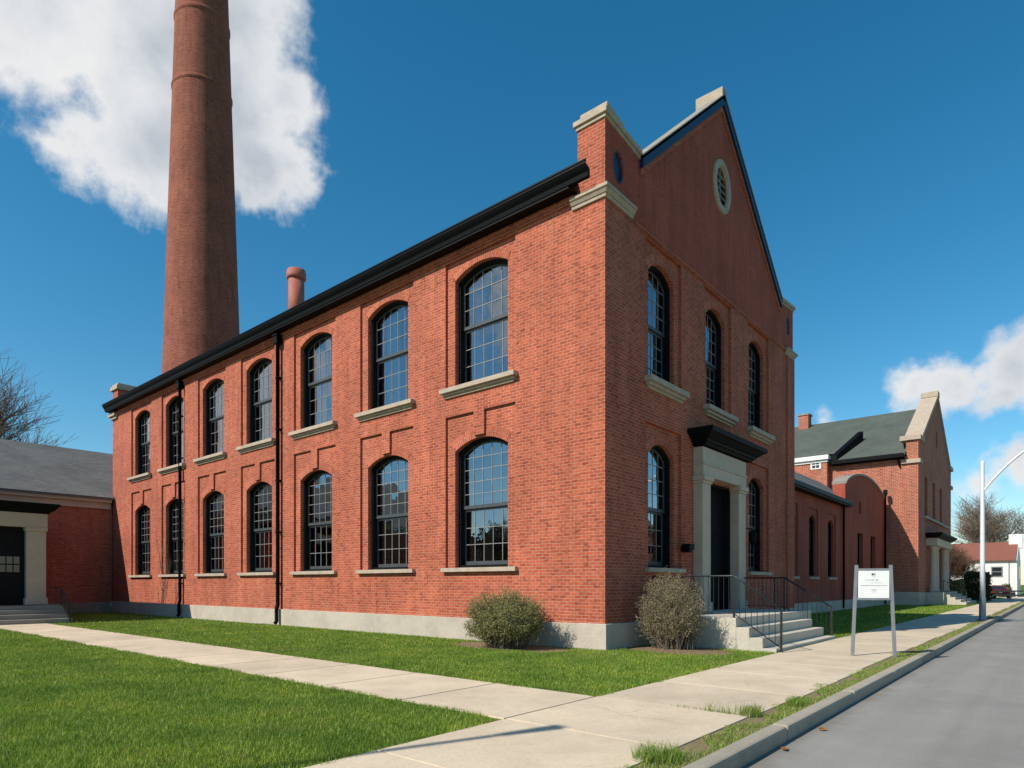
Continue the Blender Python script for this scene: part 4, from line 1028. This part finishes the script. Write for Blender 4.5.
hedge('hedge','dark clipped hedge past the steps of the far brick hall',1.2,3.0,62.8,66,2.5,'hedge_leaf',5)
hedge('shrub','yellowish shrub against the corner of the far brick hall',.2,1.2,60.2,62.4,1.8,'yellow_leaf',6,4000)
hedge('shrub','dark green shrub at the right end of the white house',6.2,9.5,84,88,3.2,'green_leaf',7,5000)
hedge('shrub','small green shrub at the foot of the white house wall',2.2,3.6,86.2,87.4,1.3,'green_leaf',8,1500)
# creeper on long wall
def creeper():
    r=random.Random(2); mb=MB()
    def go(x,z,dx,l,rad):
        pts=[(x,-.015,z)]; rs=[rad]
        for i in range(l):
            x+=dx+r.gauss(0,.045); z+=r.uniform(.12,.24); dx*=.9; pts.append((x,-.012,z)); rs.append(max(.004,rad*(1-i/l)))
            if r.random()<.35 and rad>.006: go(x,z,r.choice((-1,1))*r.uniform(.05,.14),int(l*.6),rad*.6)
        mb.tube(pts,rs,4,cap=False)
    for x in (-26.1,-25.9,-26.4,-24.6): go(x,.0,r.gauss(0,.04),13,.016)
    o=mb.obj('bare_creeper',M['twig']); tag(o,'bare creeper stems climbing the brick by the left downpipe','climbing plant')
creeper()

# ------------------------------------------------------------ white house
wh_=empty('white_house','white clapboard house with red roof at the end of the street','house',(0,0,0))
mb=MB(); mb.prism([(88,0),(97,0),(97,4.6),(92.5,6.9),(88,4.6)],lambda u,v,d:(d,u,v),-14,4.2); mb.obj('wall',M['white'],wh_)
mb=MB()
for s in (-1,1):
    y=92.5+s*4.85; mb.hexa([(-14.2,y,4.5),(4.1,y,4.5),(4.1,92.5,6.95),(-14.2,92.5,6.95)],[(-14.2,y,4.62),(4.1,y,4.62),(4.1,92.5,7.07),(-14.2,92.5,7.07)])
mb.obj('roof',M['red_roof'],wh_)
mb=MB(); mb.box(3.2,4.6,91.8,93.2,6.2,8.0); mb.obj('chimney',M['white'],wh_)
for x in (1.6,-3.,-8): 
    mb=MB(); mb.box(x,x+1.2,87.93,87.995,2.5,3.8); wx=mb.obj('window',M['muntin'],wh_); mb=MB(); mb.box(x+.12,x+1.08,87.9,87.928,2.62,3.1); mb.box(x+.12,x+1.08,87.9,87.928,3.2,3.68); mb.obj('pane',M['car_glass'],wx)
mb=MB(); mb.box(4.2,4.23,91.6,93,2.2,3.8); mb.obj('window',M['car_glass'],wh_)
mb=MB(); mb.tube([(.6,87.9,.0),(.6,87.9,2.6)],.05,6); mb.tube([(3.4,87.9,0),(3.4,87.9,4.4)],.05,6); mb.obj('downpipe',M['zinc'],wh_)

# ------------------------------------------------------------ cars
def car(label,loc,rz,paint,group='cars parked before the white house',suv=False):
    t=empty('parked_car',label,'car',loc,rz,group)
    H=.25 if suv else 0
    side=[(-2.2,.35),(2.2,.35),(2.25,.6),(2.15,.82),(1.25,.95+H*.3),(.55,1.4+H),(-1.2,1.45+H),(-1.95,1.0+H),(-2.22,.9),(-2.25,.5)]
    mb=MB(); cab={4:0,5:.16,6:.16,7:.04}
    w=.86
    P=[(x,z,w-cab.get(i,0)) for i,(x,z) in enumerate(side)]
    Lf=[(x,-k,z) for x,z,k in P]; Rt=[(x,k,z) for x,z,k in P]
    for S_,wn2 in ((Lf,(0,-1,0)),(Rt,(0,1,0))):
        mb.face([S_[i] for i in (0,1,2,3,4,7,8,9)],want=wn2); mb.face([S_[i] for i in (4,5,6,7)],want=wn2)
    for i in range(len(P)):
        j=(i+1)%len(P); mb.face([Lf[i],Lf[j],Rt[j],Rt[i]])
    mb.obj('body',M[paint],t,bevel=.05)
    mb=MB()
    g5=lambda a,b,t_: Vector(a).lerp(Vector(b),t_)
    for S_,s in ((Lf,-1),(Rt,1)):
        q=[g5(S_[4],S_[5],.15),g5(S_[4],S_[5],.88),g5(S_[7],S_[6],.88),g5(S_[7],S_[6],.15)]
        mb.face([p+Vector((0,s*.012,0)) for p in q],want=(0,s,0))
    for a,b,dx in ((4,5,.02),(7,6,-.02)):
        q=[g5(Lf[a],Lf[b],.12),g5(Lf[a],Lf[b],.9),g5(Rt[a],Rt[b],.9),g5(Rt[a],Rt[b],.12)]; mb.face([Vector((p.x+dx,p.y*.9,p.z+.015)) for p in q])
    mb.obj('window',M['car_glass'],t)
    for x in (-1.35,1.35):
        for y in (-.8,.8):
            mb=MB(); n=16
            mb.prism([(x+.33*cos(2*pi*k/n),.33+.33*sin(2*pi*k/n)) for k in range(n)],lambda u_,v_,d_:(u_,d_,v_),y-.1,y+.1); wl=mb.obj('wheel',M['tyre'],t)
            mb=MB(); s=1 if y>0 else -1; mb.prism([(x+.19*cos(2*pi*k/n),.33+.19*sin(2*pi*k/n)) for k in range(n)],lambda u_,v_,d_:(u_,d_,v_),y+s*.09,y+s*.115); mb.obj('rim',M['zinc'],wl)
    for y in (-.62,.62):
        mb=MB(); mb.box(2.2,2.27,y-.16,y+.16,.62,.76); mb.obj('headlight',M['white'],t)
        mb=MB(); mb.box(-2.27,-2.2,y-.16,y+.16,.75,.9); mb.obj('tail_light',M['light_lens'],t)
    return t
car('red car parked in front of the white house',(2.6,76.2,-.01),R(-55),'car_red')
car('grey blue car parked left of the red car',(.2,79.5,-.01),R(-60),'car_grey',suv=True)
# low wooden fence
t=empty('wooden_fence','low pale wooden rail fence near the cars','fence',(0,0,0))
for x in (2.6,4.5,6.4): mb=MB(); mb.box(x-.07,x+.07,68.0,68.15,0,1.05); mb.obj('post',M['wood'],t)
for z in (.82,.4): mb=MB(); mb.box(2.4,6.6,67.95,68.0,z,z+.15); mb.obj('rail',M['wood'],t)

# ------------------------------------------------------------ buildings and trees across the street / behind the viewer (seen in the panes)
ob=empty('opposite_building','brick building across the street reflected in the gable windows','building',(0,0,0))
mb=MB(); mb.prism([(38,0),(66,0),(66,7.5),(38,7.5)],lambda u_,v_,d_:(d_,u_,v_),24,36); mb.obj('wall',M['brick_far'],ob)
mb=MB(); mb.box(23.6,36.4,37.6,66.4,7.5,7.9); mb.obj('roof',M['stone_dark'],ob)
for k in range(6):
    mb=MB(); mb.box(23.95,23.99,40+k*4.4,41.6+k*4.4,2,5); mb.obj('window',M['car_glass'],ob)
ob=empty('reflection_block','unseen long brick block added behind the viewer to darken the lower panes','building',(0,0,0))  # unseen block added so the lower panes reflect something dark
mb=MB(); mb.prism([(-70,0),(4,0),(4,8.5),(-70,8.5)],lambda u_,v_,d_:(u_,-d_,v_),56,66); mb.obj('wall',M['brick_far'],ob)
mb=MB(); mb.box(-70.4,4.4,-66.4,-55.6,8.5,8.9); mb.obj('roof',M['stone_dark'],ob)
for k in range(14):
    mb=MB(); mb.box(-66+k*5,-64.2+k*5,-55.99,-55.95,1.8,5); mb.obj('window',M['car_glass'],ob)
for i,(x,y,h_) in enumerate(((-16,-38,13),(-34,-34,11),(6,-46,15))):
    tree('bare_tree',['bare tree across the lawn behind the viewer','smaller bare tree across the lawn far left behind the viewer','tallest bare tree behind the viewer'][i],(x,y,0),h_*.75,50+i,.55,.28,4,nb=2,group='bare trees behind the viewer',twr=.03)

# lamp behind the viewer, its shadow crosses the walk
lamp('street_lamp','white street lamp standing on the lawn left of the viewer',4.1-13.0*sin(R(SUN_AZ)),-7.75-13.0*cos(R(SUN_AZ)),R(90-SUN_AZ))

# ------------------------------------------------------------ mulch, leaves
def blob(name,cx,cy,rx,ry,z,seed,mat,ymax=None,xmin=None):
    r=random.Random(seed); n=40; mb=MB(); pts=[]
    for k in range(n):
        a=2*pi*k/n; q=1+.09*sin(3*a+seed)+.06*sin(7*a)+r.uniform(-.04,.04); x=cx+rx*q*cos(a); y=cy+ry*q*sin(a)
        if ymax is not None: y=min(y,ymax)
        pts.append((x,y))
    c=(cx,cy,z+.03)
    for k in range(n):
        a,b=pts[k],pts[(k+1)%n]; mb.face([c,(*a,z),(*b,z)],want=(0,0,1))
    return tag(mb.obj(name,M[mat]),kind='stuff')
tag(blob('mulch_bed',-2.35,-.85,1.95,.85,-.008,1,'mulch'),'brown mulch around the round bush','mulch')
tag(blob('mulch_bed',1.3,1.15,1.5,.95,-.008,4,'mulch'),'brown mulch below the dry twiggy bush','mulch')
for i,(x,y,z) in enumerate(((6.25,-6.45,-.115),(6.28,-5.2,-.115))):
    mb=MB(); r=random.Random(i); 
    for k in range(3):
        a=r.uniform(0,6.28); cx_,cy_=r.gauss(0,.02),r.gauss(0,.02); s=.05
        mb.face([(cx_-s*cos(a),cy_-s*sin(a),0),(cx_-s*.5*sin(a),cy_+s*.5*cos(a),.02),(cx_+s*cos(a),cy_+s*sin(a),.012),(cx_+s*.5*sin(a),cy_-s*.5*cos(a),.0)])
    tag(mb.obj('dead_leaf',M['leaf_dead'],None,(x,y,z+(0 if i<2 else -.004))),['orange brown dead leaf on the road against the near kerb','orange brown dead leaf on the road against the kerb, farther one','small brown leaf on the sidewalk'][i],'leaf',group='dead leaves')

# ------------------------------------------------------------ grass blades
def grass(name,regions,label=None,mat='grass'):
    C0=np.array([8.44,-13.41]); d2=np.array([-.648,.762]); r2=np.array([.762,.648])
    allp=[]; allh=[]; allw=[]
    for (x0,x1,y0,y1,ok,hs_) in regions:
        A_=(x1-x0)*(y1-y0)
        for (da,db,den,ws,hh) in ((0,10,5200,1.0,1.0),(10,16,2300,1.3,1.0),(16,26,800,2.0,1.05),(26,60,120,4.,1.1)):
            n=int(A_*den)
            if n<1: continue
            n=min(n,2500000)
            p=rng.random((n,2))*[x1-x0,y1-y0]+[x0,y0]
            rel=p-C0; D=rel@d2; l=rel@r2
            k=(D>da)&(D<=db)&(np.abs(l)<D*.84+1.0)&(D>4.9)
            p=p[k]
            if len(p)==0: continue
            k=ok(p[:,0],p[:,1]); p=p[k]
            allp.append(p); allw.append(np.full(len(p),ws)); allh.append(np.full(len(p),hh*hs_))
    p=np.concatenate(allp); ws=np.concatenate(allw); hh=np.concatenate(allh); n=len(p)
    clump=.5+.5*np.sin(p[:,0]*2.1+1.3*np.sin(p[:,1]*1.7))*np.sin(p[:,1]*2.6+np.sin(p[:,0]*1.3))
    clump2=np.sin(p[:,0]*9+2*np.sin(p[:,1]*7))*np.sin(p[:,1]*11+p[:,0]*3)
    h=(.026+.030*rng.random(n)+.014*clump+.007*clump2)*hh
    wd=.0024*ws*(.7+.6*rng.random(n)); a=rng.random(n)*2*pi; la=rng.random(n)*2*pi; ln=h*(.15+.6*rng.random(n))
    V=np.zeros((n,5,3),dtype=np.float32)
    ca,sa=np.cos(a)*wd,np.sin(a)*wd; lx,ly=np.cos(la)*ln,np.sin(la)*ln
    z0=-.014
    V[:,0]=np.stack([p[:,0]-ca,p[:,1]-sa,np.full(n,z0)],1); V[:,1]=np.stack([p[:,0]+ca,p[:,1]+sa,np.full(n,z0)],1)
    V[:,2]=np.stack([p[:,0]+ca*.8+lx*.3,p[:,1]+sa*.8+ly*.3,z0+h*.6],1); V[:,3]=np.stack([p[:,0]-ca*.8+lx*.3,p[:,1]-sa*.8+ly*.3,z0+h*.6],1)
    V[:,4]=np.stack([p[:,0]+lx,p[:,1]+ly,z0+h],1)
    me=bpy.data.meshes.new(name); me.vertices.add(n*5); me.vertices.foreach_set('co',V.ravel())
    base=(np.arange(n)*5)[:,None]
    li=np.concatenate([base+np.array([0,1,2,3]),base+np.array([3,2,4])],1).astype(np.int32).ravel()
    me.loops.add(n*7); me.loops.foreach_set('vertex_index',li)
    me.polygons.add(n*2); st=(np.arange(n)*7)[:,None]+np.array([0,4]); me.polygons.foreach_set('loop_start',st.astype(np.int32).ravel())
    me.materials.append(M[mat]); me.update(calc_edges=True); me.validate()
    o=mk(name,me); return tag(o,label,'grass',kind='stuff'),n
def nz_edge(a,f=3.,s=.085): return s*np.sin(a*f)+s*.6*np.sin(a*f*2.7+1)+s*.4*np.sin(a*f*7.1+2)
def ok_left(x,y):
    ex=3.40+nz_edge(y)*.7; ey=-7.64+nz_edge(x)*.5+rng.random(len(x))*.05
    corner=((x-3.0)**2+(y+8.05)**2<.42**2)|(x<3.0)|(y<-8.05)
    return (x<ex+rng.random(len(x))*.04)&(y<ey)&corner
def ok_right(x,y):
    k=(x<3.40+nz_edge(y)*.6+rng.random(len(x))*.03)&(y>-5.66+nz_edge(x)*.5-rng.random(len(x))*.05)
    k&=~((x<.12)&(y>-.12))
    m1=((x+2.35)/1.85)**2+((y+.85)/.8)**2<1+.12*np.sin(x*5); m2=((x-1.3)/1.42)**2+((y-1.15)/.9)**2<1+.12*np.sin(x*5)
    k&=~(m1&(rng.random(len(x))<.97)); k&=~(m2&(rng.random(len(x))<.97))
    k&=~((x<3.45)&(y>2.05))
    return k
def ok_far(x,y): return (x<3.4)
def patchy(x,y):
    v=np.sin(x*7+y*1.9)+np.sin(y*2.3+1.1)*1.1+np.sin(y*6.1)*.6
    edge=5.68+.10*np.sin(y*3.1)+.07*np.sin(y*8.3)
    return (x>edge-.12*(v>1.1))&(x<5.955)&((v>-1.2)|(rng.random(len(x))<.55))
og,n1=grass('lawn_grass',[(-32.9,3.5,-26,-7.6,ok_left,1.0),(-32.9,3.5,-5.75,-.08,ok_right,.95),(.1,3.45,-.1,2.08,ok_right,.95),(-1.9,3.42,8.35,43.4,ok_far,1.),(-33,-22.7,-5.7,-.1,lambda x,y:x<-22.8,1.)],'short green lawn around the mill and footpath')
og2,n2=grass('verge_grass',[(5.45,5.97,-12,60,patchy,.8)],'patchy grass strip between sidewalk and kerb','dry_grass')
# taller tufts
def tuft_ok(cs): 
    def f_(x,y):
        k=np.zeros(len(x),bool)
        for cx_,cy_,rx_,ry_ in cs:
            q=((x-cx_)/rx_)**2+((y-cy_)/ry_)**2; k|=(q<1)&(rng.random(len(x))>q*.6)
        return k
    return f_
og3,n3=grass('grass_tuft',[(4.8,6.05,-9,-3,tuft_ok([(5.62,-8.05,.22,.26),(5.55,-5.5,.13,.22),(5.25,-5.64,.3,.035),(5.75,-4.4,.12,.3)]),2.6),(4.2,6,-8.2,-5,tuft_ok([(5.0,-5.63,.5,.02)]),1.2)],'taller grass tufts growing along the sidewalk edge')
print('GRASS',n1,n2,n3)
